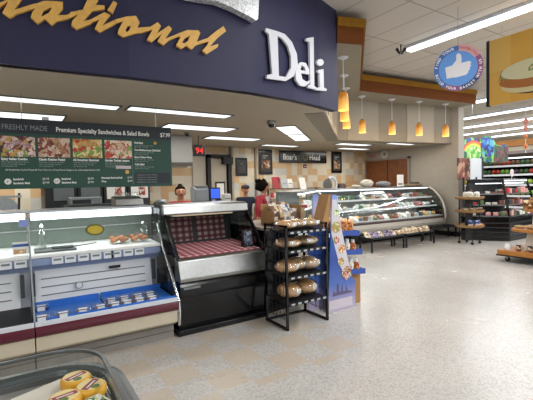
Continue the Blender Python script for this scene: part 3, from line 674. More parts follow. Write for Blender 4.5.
# things on the counter inside the case
def bottle(x, y, z):
    t = thing('spray_bottle', (x, y, z), 'clear squeeze bottle standing on the counter near the case divider', 'bottle')
    obj('body', MB().lathe([(.036, 0), (.038, .02), (.038, .15), (.03, .19), (.014, .215), (.014, .235)], 20, (x, y, z)), glass('bottle_plastic', '#d7e0dc', .25, .2), t, smooth=True)
    obj('nozzle', MB().lathe([(.017, .235), (.017, .255), (.006, .275)], 16, (x, y, z)), whitep, t)
bottle(.215, 4.62, .975)
t = thing('steel_tray', (.36, 4.58, .97), 'shallow steel tray with dark rim on the counter beside the bottle', 'tray')
obj('tray', MB().prism([(4.47, .972), (4.46, .985), (4.70, .992), (4.69, .978)], .14, .52), steel_d, t)
obj('contents', MB().box(.30, .5, 4.52, 4.66, .99, 1.0), blackm, t, .004)
t = thing('tongs', (.62, 4.62, .98), 'dark metal tongs lying on the white counter', 'tongs')
obj('arm', MB().bar((.52, 4.58, .992), (.74, 4.68, .994), .012, .006), steel_d, t); obj('arm', MB().bar((.52, 4.57, .999), (.74, 4.66, 1.0), .012, .006), blackm, t)
for x, r, lb in ((.97, 0, 'left clear tub of baked rolls on the deli case counter'), (1.19, .1, 'right clear tub of baked rolls on the deli case counter')):
    t = thing('roll_tub', (x, 4.62, .975), lb, 'food tub', 'tubs of rolls')
    obj('tub', MB().box(x-.10, x+.10, 4.54, 4.70, .978, 1.09), clear, t, .01)
    rr = MB()
    for k in range(10): rr.ball((x-.07+.035*(k % 5), 4.58+.06*(k//5), 1.01+.014*(k % 3)), .032, .028, .024, 10, 6)
    obj('rolls', rr, orange_f, t, smooth=True)
t = thing('plastic_bag', (1.27, 4.72, .975), 'crumpled clear plastic bag against the end glass of the deli case', 'bag')
bg = MB().ball((1.27, 4.76, 1.09), .075, .07, .11, 14, 10); bg.v = [(x+random.uniform(-.012, .012), y+random.uniform(-.012, .012), z+random.uniform(-.012, .012)) for x, y, z in bg.v]
obj('film', bg, clear, t)
t = thing('info_card', (.03, 4.46, .97), 'small white card with a blue band and food picture propped left of the divider', 'card')
obj('card', MB().box(-.04, .10, 4.44, 4.446, .98, 1.10), whitep, t); obj('blue_band', MB().box(-.04, .10, 4.437, 4.44, 1.055, 1.08), plastic_b, t); obj('picture', MB().box(-.03, .07, 4.437, 4.44, .99, 1.03), patch_mat('card_food', ['#c98a4a', '#e4d3b0', '#a8563c', '#d9a48a'], 60), t)
obj('glass_notice', MB().box(.02, .095, 4.50, 4.503, 1.24, 1.31), mat('lilac_notice', '#8492cc', .5), left_case)

# ------------------------------------------------------------------ hot case with the checked cloth
def check_mat():
    m = bpy.data.materials.new('red_gingham'); m.use_nodes = True; nt = m.node_tree; N = nt.nodes.new; L = nt.links.new
    b = nt.nodes['Principled BSDF']; b.inputs['Roughness'].default_value = .7
    tc = N('ShaderNodeTexCoord'); s = N('ShaderNodeSeparateXYZ'); L(tc.outputs['Object'], s.inputs[0])
    def st(o):
        a = N('ShaderNodeMath'); a.operation = 'MODULO'; aa = N('ShaderNodeMath'); aa.operation = 'ADD'; aa.inputs[1].default_value = 10
        L(o, aa.inputs[0]); L(aa.outputs[0], a.inputs[0]); a.inputs[1].default_value = .088
        g = N('ShaderNodeMath'); g.operation = 'GREATER_THAN'; L(a.outputs[0], g.inputs[0]); g.inputs[1].default_value = .044; return g.outputs[0]
    ad = N('ShaderNodeMath'); ad.operation = 'ADD'; zz = N('ShaderNodeMath'); zz.operation = 'ADD'; L(s.outputs['Y'], zz.inputs[0]); L(s.outputs['Z'], zz.inputs[1])
    L(st(s.outputs['X']), ad.inputs[0]); L(st(zz.outputs[0]), ad.inputs[1])
    h = N('ShaderNodeMath'); h.operation = 'DIVIDE'; L(ad.outputs[0], h.inputs[0]); h.inputs[1].default_value = 2
    r = N('ShaderNodeValToRGB'); r.color_ramp.interpolation = 'CONSTANT'; e = r.color_ramp.elements; e.new(.4)
    e[0].color = (*hx('#dcd2ca'), 1); e[1].position = .4; e[1].color = (*hx('#b0586a'), 1); e[2].position = .8; e[2].color = (*hx('#962a3c'), 1)
    L(h.outputs[0], r.inputs['Fac']); L(r.outputs[0], b.inputs['Base Color'])
    return m
gingham = check_mat()
gingham_dk = gingham.copy(); gingham_dk.name = 'shaded_gingham'  # darker copy, the dim mirrored look of the cloth put into its colours
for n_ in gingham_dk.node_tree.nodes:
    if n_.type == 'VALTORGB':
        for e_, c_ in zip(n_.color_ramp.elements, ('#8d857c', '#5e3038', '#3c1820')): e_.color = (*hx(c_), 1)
hx0, hx1 = 1.43, 2.52
t = thing('hot_case', ((hx0+hx1)/2, 4.4, 0), 'black and stainless open hot case lined with red checked cloth', 'hot food case')
obj('base', MB().prism([(4.02, .06), (3.98, .40), (4.95, .40), (4.95, .06)], hx0, hx1), black, t, .008)
obj('foot_trim', MB().box(hx0-.02, hx1+.01, 3.955, 4.9, .0, .06), black, t, .006)
obj('lower_front', MB().prism([(3.97, .40), (3.945, .44), (3.945, .53), (3.97, .575), (4.9, .575), (4.9, .40)], hx0, hx1), black, t, .01)
obj('vent_badge', MB().box(1.47, 1.66, 3.938, 3.946, .50, .525), steel_d, t)
obj('steel_front', MB().prism([(3.93, .58), (3.925, .62), (3.985, .80), (4.03, .825), (4.1, .825), (4.1, .58)], hx0, hx1), steel, t, .008)
obj('checked_cloth', MB().prism([(4.03, .828), (4.04, .838), (4.78, .875), (4.78, .85)], hx0+.04, hx1-.03), gingham, t)
bk = obj('back_panel', MB().prism([(4.78, .87), (4.86, 1.27), (4.90, 1.27), (4.90, .85)], hx0+.04, hx1-.03), dark, t)
obj('cloth_reflection', MB().prism([(4.782, .90), (4.838, 1.20), (4.842, 1.20), (4.79, .90)], hx0+.10, 1.93).prism([(4.782, .90), (4.838, 1.20), (4.842, 1.20), (4.79, .90)], 1.99, hx1-.12), gingham_dk, bk)
lid = obj('steel_lid', MB().prism([(4.38, 1.27), (4.37, 1.285), (4.40, 1.375), (4.44, 1.392), (4.95, 1.392), (4.95, 1.27)], hx0-.01, hx1+.01), steel, t, .008)
obj('heat_lamp', MB().box(hx0+.15, hx1-.15, 4.5, 4.62, 1.245, 1.268), mat('heat_lamp', '#d9c8a8', .5, emit=.5), t)
for sx_ in (hx0+.005, hx1-.005):
    f = obj('side_frame', MB().bar((sx_, 3.99, .82), (sx_, 4.40, 1.28), .022, .05), black, t); obj('rear_frame', MB().bar((sx_, 4.88, .82), (sx_, 4.88, 1.28), .022, .04), black, t)
    obj('side_glass', MB().prism([(4.0, .83), (4.42, 1.27), (4.88, 1.27), (4.88, .83)], sx_-.003, sx_+.003), gl_dark, f)
t = thing('sign_card', (2.40, 4.17, .83), 'small black printed card standing on the checked cloth', 'card')
obj('card', MB().prism([(4.15, .84), (4.19, 1.05), (4.20, 1.05), (4.24, .84)], 2.335, 2.47), blackm, t, .003)
obj('print', MB().prism([(4.1495, .87), (4.186, 1.03), (4.184, 1.03), (4.148, .87)], 2.35, 2.455), patch_mat('sign_print', ['#1b2030', '#6f7c98', '#202430', '#9aa0b0', '#1a1c28'], 60), t)

# corner counter beyond the hot case
t = thing('corner_counter', (2.95, 4.5, 0), 'dark corner counter wedged between the hot case and curved cases', 'counter')
obj('cabinet', MB().slab([(2.57, 4.02), (3.15, 4.12), (3.35, 4.62), (3.1, 5.0), (2.57, 5.0)], 0, 1.04), black, t, .008)
obj('worktop', MB().slab([(2.55, 4.0), (3.17, 4.10), (3.38, 4.62), (3.12, 5.03), (2.55, 5.03)], 1.04, 1.075), mat('corner_top', '#9c9184', .3), t, .004)
t = thing('snack_crate', (2.80, 4.2, 1.075), 'open cardboard tray heaped with snack bags behind the bread rack', 'box')
obj('crate', MB().box(2.72, 3.16, 4.06, 4.07, 1.075, 1.15).box(2.72, 3.16, 4.36, 4.37, 1.075, 1.35).box(2.72, 2.73, 4.06, 4.37, 1.075, 1.27).box(3.15, 3.16, 4.06, 4.37, 1.075, 1.33).box(2.72, 3.16, 4.06, 4.37, 1.075, 1.085), cardb, t, .002)
def pouch_mb(w, h, d, seed=0):
    rnd = random.Random(seed); n, m = 8, 8; vs = []; fs = []
    for s in (1, -1):
        for j in range(m+1):
            for i in range(n+1):
                u, v = i/n, j/m
                q = (max(0, math.sin(PI*u))*max(0, math.sin(PI*v)))**.5
                vs.append(((u-.5)*w, s*d/2*q+rnd.uniform(-.003, .003)*q, v*h))
    k = (n+1)*(m+1)
    for s in (0, 1):
        for j in range(m):
            for i in range(n):
                a = s*k+j*(n+1)+i; fs.append((a, a+1, a+n+2, a+n+1))
    for j in range(m):
        for i in (0, n): a = j*(n+1)+i; fs.append((a, a+n+1, k+a+n+1, k+a))
    mb = MB(); mb.add(vs, fs); return mb
snackm = [patch_mat('snack_print_%d' % i, c, 18) for i, c in enumerate((['#c9b79c', '#7a5634', '#d8d2c6', '#4a3628'], ['#b07a3c', '#e2d4b8', '#7a4a28', '#c9a878'], ['#3c4c78', '#d9d9d4', '#8a8c98', '#c8b89c'], ['#d8d4cc', '#a89a88', '#f0ece4', '#6c5c50']))]
k = 0
for (x, y, z, rz, rx_) in ((2.81, 4.12, 1.13, .2, -.2), (2.90, 4.12, 1.12, -.3, -.3), (2.99, 4.12, 1.13, .3, -.2), (3.07, 4.12, 1.12, -.1, -.2), (2.83, 4.21, 1.16, -.2, -.2), (2.94, 4.21, 1.18, .3, -.4), (3.02, 4.22, 1.17, 0, -.2), (2.86, 4.30, 1.19, .2, 0), (3.0, 4.30, 1.20, -.2, .1)):
    mb = pouch_mb(.15, .17, .06, k).xf(Matrix.Translation((x, y, z)) @ Matrix.Rotation(rz, 4, 'Z') @ Matrix.Rotation(rx_, 4, 'X'))
    tag(obj('snack_bag', mb, snackm[k % 4], smooth=True), ['small tan and white snack bag heaped in the cardboard tray', 'small brown printed snack bag heaped in the cardboard tray', 'small blue and white snack bag heaped in the cardboard tray', 'small cream snack bag heaped in the cardboard tray'][k % 4], 'snack bag', 'snack bags in the cardboard tray %s' % ['one', 'two', 'three', 'four'][k % 4]); k += 1

# ------------------------------------------------------------------ curved glass cases
FR = [(4.32, 5.57), (6.12, 7.30), (10.38, 7.20)]
cab_m = mat('case_bronze', '#cfc9bd', .4, .25)
def curved_case(poly, label, cutl=0, end_right=False):
    cx_ = sum(p[0] for p in poly)/len(poly); cy_ = sum(p[1] for p in poly)/len(poly)
    t = thing('curved_deli_case', (cx_, cy_, 0), label, 'deli case')
    S = lambda prof, closed=True: MB().sweep(poly, prof, closed)
    obj('kick', S([(0, 0), (0, .30), (-.5, .30), (-.5, 0)]), black, t)
    obj('lower_body', S([(.02, .28), (.40, .33), (.50, .38), (.53, .46), (.53, .56), (.44, .60), (-.5, .60), (-.5, .28)]), cab_m, t, .01)
    obj('bumper', S([(.53, .565), (.55, .57), (.55, .61), (.53, .625), (.44, .625), (.44, .565)]), mat('case_trim_dark', '#4c3a3a', .4), t, .004)
    obj('deck', S([(.50, .625), (.50, .64), (-.4, .66), (-.4, .625)]), mat('case_deck', '#bfc3c4', .4), t)
    obj('back_wall', S([(-.40, .62), (-.40, 1.45), (-.45, 1.45), (-.45, .62)]), mat('case_back', '#6a6e6c', .5), t)
    for z, o in ((.90, .30), (1.15, .14)):
        sh_ = obj('shelf', S([(o, z), (o, z+.02), (-.4, z+.02), (-.4, z)]), gl, t)
        obj('shelf_rail', S([(o+.012, z-.01), (o+.012, z+.03), (o, z+.03), (o, z-.01)]), label_w, sh_)
    G = [(.52, .63), (.53, .80), (.47, 1.0), (.36, 1.18), (.20, 1.34), (.02, 1.45)]
    obj('curved_glass', S(G+[(o-.006, z-.004) for o, z in G[::-1]]), gl, t, smooth=True)
    obj('top', S([(.05, 1.44), (.05, 1.475), (-.45, 1.475), (-.45, 1.44)]), steel, t, .004)
    for z, o in ((.885, .26), (1.135, .10)): obj('shelf_glow', S([(o, z), (o, z+.013), (o-.03, z+.013), (o-.03, z)]), lamp_case, t)  # added glowing strips that brighten the shelf contents
    obj('lamp_tube', S([(.0, 1.405), (.0, 1.437), (-.05, 1.437), (-.05, 1.405)]), lamp_case, t)
    return t, G
c1, G = curved_case([FR[0], FR[1]], 'curved glass deli case running diagonally away behind the cardboard display')
c2, G = curved_case([(6.16, 7.30), FR[2]], 'long curved glass deli case under the row of pendants, full of packs')
def end_panel(x, t, name='end_panel'):
    prof = [(7.20-o, z) for o, z in [(.0, .30), (.38, .34), (.52, .45)]+G]+[(7.65, 1.46), (7.65, .30)]
    obj(name, MB().prism(prof, x, x+.03), gl_dark, t)
    rim = [(x+.015, 7.20-o*1.02, z+.005) for o, z in [(.0, .29), (.38, .33), (.50, .41), (.555, .58)]+G[1:]]
    obj('end_trim', MB().path(rim, .025, 8), cab_m, t, smooth=True)
end_panel(10.39, c2)
case_light(right_case, (.735, 4.64, 1.287), 1.2, .06, 5)
case_light(left_case, (-.55, 4.64, 1.287), 1.2, .06, 5)
for z_, y_ in ((1.40, 7.27), (1.13, 7.16), (.88, 7.0)): case_light(c2, (8.27, y_, z_), 4.1, .05, 5)  # added area lamps, top and shelves, to brighten the packs
for z_, o_ in ((1.40, -.03), (1.13, .085), (.88, .245)):  # the same added brightening for the diagonal case
    m_ = (Vector(FR[0])+Vector(FR[1]))/2; d_ = (Vector(FR[1])-Vector(FR[0])).normalized()
    case_light(c1, (m_.x+d_.y*o_, m_.y-d_.x*o_, z_), 2.6, .05, 3.5, math.atan2(d_.y, d_.x))
for x in (7.5, 8.9): obj('glass_joint', MB().path([(x, 7.26-o, z) for o, z in G], .006), steel, c2)
# packed food inside, every pack its own object
packs = []
def pack(kind):
    if kind == 0: mb = MB().box(-.055, .055, -.05, .05, 0, .035)
    elif kind == 1: mb = MB().ball((0, 0, .035), .055, .05, .035, 10, 6)
    elif kind == 2: mb = MB().lathe([(.045, 0), (.05, .07), (.045, .075)], 12)
    else: mb = MB().prism([(-.05, 0), (-.05, .03), (.05, .085), (.05, 0)], -.05, .05)
    return mb
pcols = ['#b8bcb8', '#8c3a34', '#d8d4c8', '#5c7c5a', '#c99c58', '#a86a5c', '#e4e2dc', '#3a4c5c', '#7a5a44', '#c8cfd0']
pm = []
for i, c_ in enumerate(pcols):
    pm.append(mat('pack_film_%d' % i, c_, .4, vary=.35, scale=25))
protos = {}
cn = {0: 'pale grey', 1: 'dark red', 2: 'cream', 3: 'green', 4: 'golden', 5: 'reddish brown', 6: 'white', 7: 'dark blue', 8: 'brown', 9: 'silvery'}
kn = {0: 'flat pack', 1: 'rounded pack', 2: 'round tub', 3: 'wedge pack'}
rp_ = random.Random(3)
def place_pack(x, y, z, rz, where, grp):
    kd = rp_.randrange(4); cl = rp_.randrange(10); key = (kd, cl)
    if key not in protos:
        bm_ = pack(kd); me = bpy.data.meshes.new('food_pack'); me.from_pydata(bm_.v, [], bm_.f); me.materials.append(pm[cl]); protos[key] = me
    o = bpy.data.objects.new('food_pack', protos[key]); COL.objects.link(o)
    o.location = (x, y, z); o.rotation_euler = (0, 0, rz); o.scale = (1.25, 1.25, 1.4)
    tag(o, '%s %s of food %s' % (cn[cl], kn[kd], where), 'food pack', '%s %s %s' % (cn[cl], kn[kd], grp))
A0, A1 = Vector(FR[0]), Vector(FR[1]); dd_ = (A1-A0).normalized(); nn_ = Vector((dd_.y, -dd_.x))
for row, (off, z, nm) in enumerate(((.34, .645, 'on the deck'), (.18, .922, 'on the middle shelf'), (.03, 1.172, 'on the top shelf'))):
    for i in range(22):
        x = 6.30+i*.185+rp_.uniform(-.02, .02)
        if x < 10.25:
            place_pack(x, 7.24-off, z, rp_.uniform(-.3, .3), nm+' of the long curved case', nm+' long case')
            if row: place_pack(x+.09, 7.30-off+.12, z, rp_.uniform(-.3, .3), nm+' of the long curved case', nm+' long case')
        x2 = x+.07
        if x2 < 10.2 and row == 0: place_pack(x2, 7.24-.16, z, rp_.uniform(-.3, .3), 'rear deck of the long curved case', 'rear deck long case')
    for i in range(9):
        p = A0+dd_*(.2+i*.27)+nn_*off
        place_pack(p.x, p.y, z, rp_.uniform(0, 3), nm+' of the diagonal curved case', nm+' diagonal case')

# things on top of the curved cases
TZ = 1.475
def lump(name, c, r, m, label, cat, seed, jit=.02):
    rnd = random.Random(seed); mb = MB().ball((0, 0, 0), 1, n=14, m=9)
    mb.v = [(c[0]+x*r[0]*(1+rnd.uniform(-jit, jit)*6), c[1]+y*r[1]*(1+rnd.uniform(-jit, jit)*6), c[2]+max(-.98, z)*r[2]*(1+rnd.uniform(-jit, jit)*4)+r[2]) for x, y, z in mb.v]
    mn = min(v[2] for v in mb.v); mb.v = [(x, y, z-mn+c[2]) for x, y, z in mb.v]
    return tag(obj(name, mb, m, smooth=False), label, cat)
lump('plastic_bag', (8.12, 7.5, TZ), (.22, .13, .11), mat('bag_white', '#c3bcae', .4), 'crumpled pale plastic bag on top of the long curved case', 'bag', 3)
lump('covered_tray', (8.78, 7.5, TZ), (.28, .14, .085), mat('bag_grey', '#77797c', .35), 'grey film-covered tray beside the white card on the long case', 'tray', 5, .01)
lump('plastic_bag', (7.75, 7.55, TZ), (.14, .1, .04), mat('bag_white', '#c3bcae', .4), 'low flattened bag at the left on the long curved case', 'bag', 8)
t = thing('standing_card', (9.32, 7.35, TZ), 'tall white card in a holder standing on the long curved case', 'card')
obj('card', MB().box(-.0+9.18, 9.46, 7.34, 7.35, TZ+.01, TZ+.34), whitep, t); obj('foot', MB().box(9.2, 9.44, 7.30, 7.42, TZ, TZ+.012), clear, t); obj('print', MB().box(9.22, 9.42, 7.337, 7.339, TZ+.05, TZ+.1), mat('card_ink', '#75807e', .6), t)
t = thing('wood_tray', (9.95, 7.5, TZ), 'long low tan tray at the right end of the long case top', 'tray')
obj('tray', MB().box(9.6, 10.35, 7.35, 7.65, TZ, TZ+.02).box(9.6, 10.35, 7.35, 7.365, TZ, TZ+.07).box(9.6, 10.35, 7.635, 7.65, TZ, TZ+.07).box(9.6, 9.615, 7.35, 7.65, TZ, TZ+.07).box(10.335, 10.35, 7.35, 7.65, TZ, TZ+.07), mat('tray_tan', '#9a8468', .6), t, .003)
tag(obj('dark_box', MB().box(10.08, 10.28, 7.4, 7.6, TZ+.02, TZ+.12), mat('box_brown', '#4f4238', .6), None, .006), 'small dark brown box in the tan tray on the long case', 'box')

# low racks of bagged goods before the curved case
def low_rack(x0, x1, y0, y1, z, label):
    t = thing('low_rack', ((x0+x1)/2, (y0+y1)/2, 0), label, 'rack')
    obj('top_frame', MB().box(x0, x1, y0, y0+.03, z-.05, z).box(x0, x1, y1-.03, y1, z-.05, z).box(x0, x0+.03, y0, y1, z-.05, z).box(x1-.03, x1, y0, y1, z-.05, z).box(x0, x1, y0, y1, z-.05, z-.04), blackm, t)
    for x in (x0+.02, x1-.02):
        for y in (y0+.02, y1-.02): obj('leg', MB().box(x-.017, x+.017, y-.017, y+.017, 0, z-.04), blackm, t)
    return t
low_rack(6.75, 7.9, 6.10, 6.50, .34, 'left low black rack of bags before the long case')
low_rack(7.96, 9.1, 6.10, 6.50, .34, 'low black rack of pale snack bags under the row of pendants')
low_rack(9.3, 10.5, 6.35, 6.62, .36, 'empty low black rack near the side wall')
bagm = [patch_mat('bag_print_a', ['#cbbba0', '#b39a78', '#ddd2bd', '#8f7454'], 22), patch_mat('bag_print_b', ['#4a3450', '#8a7a94', '#35283c', '#a89ab0'], 22), patch_mat('bag_print_c', ['#b89a6c', '#e2d8c2', '#6c5238', '#d6c9ae'], 22)]
rb = random.Random(11)
for i in range(15):
    x = 6.86+i*.155
    kd = 1 if 6.9 < x < 7.85 and i % 3 else (0 if x > 7.9 else 2)
    kd = 0 if x > 7.95 else kd
    mb = pouch_mb(.17, .2, .09, i).xf(Matrix.Translation((x, 6.28+rb.uniform(-.05, .05), .35)) @ Matrix.Rotation(rb.uniform(-.4, .4), 4, 'Z') @ Matrix.Rotation(rb.uniform(-1.2, -.7), 4, 'X'))
    mn = min(v[2] for v in mb.v); mb.v = [(a, b_, c_-mn+.30) for a, b_, c_ in mb.v]
    tag(obj('snack_bag', mb, bagm[kd], smooth=True), ['tan and cream snack bag lying on the low rack under the pendants', 'purple and grey snack bag lying on the left low rack', 'brown and cream snack bag lying on the left low rack'][kd], 'snack bag', ['tan bags on the low rack', 'purple bags on the low rack', 'brown bags on the left low rack'][kd])

# ------------------------------------------------------------------ black bread rack
bx0, bx1, by0, by1, bz = 2.44, 3.04, 3.42, 3.86, 1.155
t = thing('bread_rack', ((bx0+bx1)/2, (by0+by1)/2, 0), 'tall black wire rack of bread in front of the hot case', 'rack')
for x in (bx0+.0125, bx1-.0125):
    for y in (by0+.0125, by1-.0125): obj('post', MB().box(x-.0125, x+.0125, y-.0125, y+.0125, 0, bz), black, t)
for z in (.012, bz-.012):
    for x in (bx0+.0125, bx1-.0125): obj('frame_rail', MB().box(x-.012, x+.012, by0, by1, z-.012, z+.012), black, t)
    obj('frame_rail', MB().box(bx0, bx1, by1-.024, by1, z-.012, z+.012), black, t)
for x in (bx0+.0125, bx1-.0125):
    w = MB()
    for k in range(1, 6): y = by0+(by1-by0)*k/6; w.tube((x, y, .1), (x, y, bz-.02), .003, 5)
    for k in range(9): z = .12+k*.125; w.tube((x, by0, z), (x, by1, z), .003, 5)
    obj('side_grid', w, blackm, t)
sz = (.285, .575, .865, 1.075)
for z in sz:
    s = obj('shelf', MB().prism([(by0+.02, z-.012), (by0+.02, z), (by1-.02, z+.02), (by1-.02, z+.008)], bx0+.025, bx1-.025), blackm, t)
    obj('price_strip', MB().box(bx0+.025, bx1-.025, by0-.006, by0+.004, z-.02, z+.012), black, s)
    pr_ = MB()
    for k in range(6): xx = bx0+.06+k*.09; pr_.box(xx, xx+.045, by0-.009, by0-.007, z-.014, z+.006)
    obj('price_ticket', pr_, mat('ticket_ink', '#a8aeb0', .6), s)
def loaf(x, y, z, rz, L_, W_, H_, m, seed, label, grp, film=True):
    t = thing('bread_loaf', (x, y, z), label, 'bread', grp)
    rnd = random.Random(seed); mb = MB().ball((0, 0, 0), 1, n=16, m=10)
    M_ = Matrix.Translation((x, y, z+H_/2)) @ Matrix.Rotation(rz, 4, 'Z')
    o = obj('loaf', MB().add([(a*L_/2*(1-.1*abs(b_)), b_*W_/2, max(-.75, c_)*H_/2*(1+.08*math.sin(a*9)))for a, b_, c_ in mb.v], mb.f, M_), m, t, smooth=True)
    if film: 
        obj('film_bag', MB().add([(a*L_*.56, b_*W_*.56, max(-.7, c_)*H_*.58) for a, b_, c_ in mb.v], mb.f, M_), glass('bag_film', '#f4f0e8', .16, .22), t, smooth=True)
        obj('label', MB().box(-.035, .035, -W_*.5-.004, -W_*.5, -.01, .035, M_), label_w, t)
    return t
crust = mat('loaf_gold', '#dcb080', .55, vary=.3, scale=20)
for x, y, lb in ((2.60, 3.60, 'round golden loaf at the left on the bottom shelf of the black rack'), (2.86, 3.63, 'round golden loaf at the right on the bottom shelf of the black rack')):
    loaf(x, y, sz[0]+.02, .2, .27, .30, .17, crust, 1, lb, 'bread on the black rack')
for x, y, lb in ((2.58, 3.60, 'wide bagged loaf at the left on the second lowest rack shelf'), (2.74, 3.66, 'middle bagged loaf on the second lowest rack shelf'), (2.90, 3.62, 'bagged loaf at the right on the second lowest rack shelf')):
    loaf(x, y, sz[1]+.02, .4, .30, .28, .15, bread_p if x > 2.7 else crust, 2, lb, 'bread on the black rack')
for x, y, lb in ((2.60, 3.60, 'flat bagged bread at the left on the second highest rack shelf'), (2.87, 3.63, 'flat bagged bread at the right on the second highest rack shelf')):
    loaf(x, y, sz[2]+.018, -.3, .31, .30, .11, crust if x < 2.7 else bread_p, 3, lb, 'bread on the black rack')
for x, y, m_, lb in ((2.57, 3.60, crust, 'brown bagged bread at the left on the top rack shelf'), (2.75, 3.65, bread_p, 'pale bagged bread in the middle of the top rack shelf'), (2.92, 3.62, bread_p, 'pale bagged bread at the right on the top rack shelf')):
    loaf(x, y, sz[3]+.018, .3, .26, .26, .10, m_, 4, lb, 'bread on the black rack')

# ------------------------------------------------------------------ cardboard floor display
t = thing('floor_display', (3.48, 3.7, 0), 'blue printed cardboard floor display holding snack pouches beside the bread rack', 'display stand')
side = [(3.19, 0), (3.66, 0), (3.66, .34), (3.60, .40), (3.50, .80), (3.42, 1.10), (3.36, 1.46), (3.28, 1.46)]
def xz_slab(pts, y0, y1):
    mb = MB(); n = len(pts)
    return mb.add([(x, y, z) for y in (y0, y1) for x, z in pts], [(i, (i+1) % n, n+(i+1) % n, n+i) for i in range(n)]+[tuple(range(n))[::-1], tuple(range(n, 2*n))])
sidem = bpy.data.materials.new('display_print'); sidem.use_nodes = True
nt = sidem.node_tree; b = nt.nodes['Principled BSDF']; b.inputs['Roughness'].default_value = .4
g = nt.nodes.new('ShaderNodeNewGeometry'); s_ = nt.nodes.new('ShaderNodeSeparateXYZ'); r_ = nt.nodes.new('ShaderNodeValToRGB'); dv = nt.nodes.new('ShaderNodeMath'); dv.operation = 'DIVIDE'; dv.inputs[1].default_value = 1.5
nt.links.new(g.outputs['Position'], s_.inputs[0]); nt.links.new(s_.outputs['Z'], dv.inputs[0]); nt.links.new(dv.outputs[0], r_.inputs['Fac']); nt.links.new(r_.outputs['Color'], b.inputs['Base Color'])
e = r_.color_ramp.elements
while len(e) < 7: e.new(.5)
for i, (p, c_) in enumerate(((0, '#b9b0c4'), (.12, '#8f8cb8'), (.22, '#4f6cb4'), (.45, '#2a4c9c'), (.66, '#3458a4'), (.82, '#c8c6d8'), (1, '#4f7fd0'))): e[i].position = p; e[i].color = (*hx(c_), 1)
obj('side_panel', xz_slab(side, 3.60, 3.615), sidem, t)
obj('side_panel', xz_slab(side, 3.96, 3.975), sidem, t)
pr2 = [(3.28, 1.40), (3.35, 1.40), (3.41, 1.10), (3.49, .80), (3.59, .42), (3.50, .37), (3.38, .60), (3.26, .98)]
obj('food_picture', xz_slab(pr2, 3.596, 3.599), mat('picture_base', '#c9c6cc', .5), t)
fp = [['#b8484a', '#e2c9b8', '#8a2c30', '#7a9a4a'], ['#c9a46a', '#e8dcc0', '#a87a44', '#8aa04c'], ['#9cba58', '#d8e0b0', '#6a8a3c', '#e8e4dc'], ['#c98a4c', '#efe2cc', '#a84c34', '#d9b080']]
for i, (x, z, r) in enumerate(((3.50, .47, .085), (3.34, 1.06, .075), (3.34, 1.24, .045), (3.43, .78, .06), (3.34, .90, .05), (3.41, .62, .055))):
    obj('printed_dish', disc(r, 0, .002, 9).xf(Matrix.Translation((x, 3.594, z)) @ Matrix.Rotation(PI/2, 4, 'X')), patch_mat('dish_%d' % (i % 4), fp[i % 4], 42), t)
obj('skyline_print', xz_slab([(3.26, .20), (3.60, .20), (3.60, .22), (3.52, .235), (3.50, .30), (3.49, .235), (3.44, .24), (3.43, .33), (3.41, .24), (3.38, .24), (3.37, .34), (3.35, .34), (3.34, .24), (3.30, .235), (3.29, .27), (3.28, .235)], 3.594, 3.596), mat('skyline_ink', '#5d5878', .6), t)
obj('white_strip', MB().box(3.20, 3.60, 3.594, 3.597, .03, .15), mat('strip_pale', '#c8bec8', .5), t)
obj('back_board', MB().bar((3.20, 3.79, 0), (3.22, 3.79, 1.0), .34, .012), sidem, t)
obj('header_flap', xz_slab([(3.13, 1.10), (3.22, 1.06), (3.31, 1.46), (3.25, 1.47)], 3.617, 3.80), cardb, t)
obj('base_box', MB().box(3.66, 3.86, 3.70, 3.98, 0, .42), cardb, t, .003)
pmats = [patch_mat('pouch_orange', ['#c8742c', '#e0a050', '#8a3c1c', '#e8d8b8'], 30), patch_mat('pouch_white', ['#e2ded4', '#4a4038', '#d8d2c4', '#a88c5c'], 30)]
shv = ((3.47, 3.84, .44), (3.41, 3.79, .70), (3.37, 3.74, .95)); shn = ['lowest', 'middle', 'top']; kk = 0
tb = mat('tray_blue', '#2c4c9c', .45)
for i, (xa, xb, z) in enumerate(shv):
    obj('shelf_tray', xz_slab([(xa, z+.03), (xb, z-.01), (xb, z-.03), (xa, z+.01)], 3.622, 3.955), tb, t)
    obj('tray_front', xz_slab([(xa+.0, z+.06), (xb+.005, z+.035), (xb+.005, z-.035), (xa, z+.0)], 3.602, 3.614), tb, t)
    obj('tray_front', xz_slab([(xb, z+.035), (xb+.012, z+.035), (xb+.012, z-.035), (xb, z-.035)], 3.60, 3.96), tb, t)
    for j in range(3):
        for q in range(3):
            x = xa+.075+q*.10; y = 3.66+j*.10; zz = z+.022-.118*(x-xa)
            orange = (i == 2)
            if orange:
                o = tag(obj('snack_pouch', pouch_mb(.11, .20, .06, kk).xf(Matrix.Translation((x, y, zz)) @ Matrix.Rotation(.3, 4, 'Z')), pmats[0], smooth=True), 'orange snack pouch standing on the top blue shelf of the cardboard display', 'snack pouch', 'orange pouches on the top display shelf')
            else:
                c = thing('dip_bottle', (x, y, zz), 'small bottle with a white cap on the %s blue shelf of the cardboard display' % shn[i], 'bottle', 'capped bottles on the %s display shelf' % shn[i])
                obj('bottle_body', MB().lathe([(.038, 0), (.042, .01), (.042, .10), (.022, .14)], 12, (x, y, zz)), pmats[1] if q % 2 else pmats[0], c, smooth=True)
                obj('cap', MB().lathe([(.023, .14), (.023, .175)], 12, (x, y, zz)), label_w, c)
            kk += 1

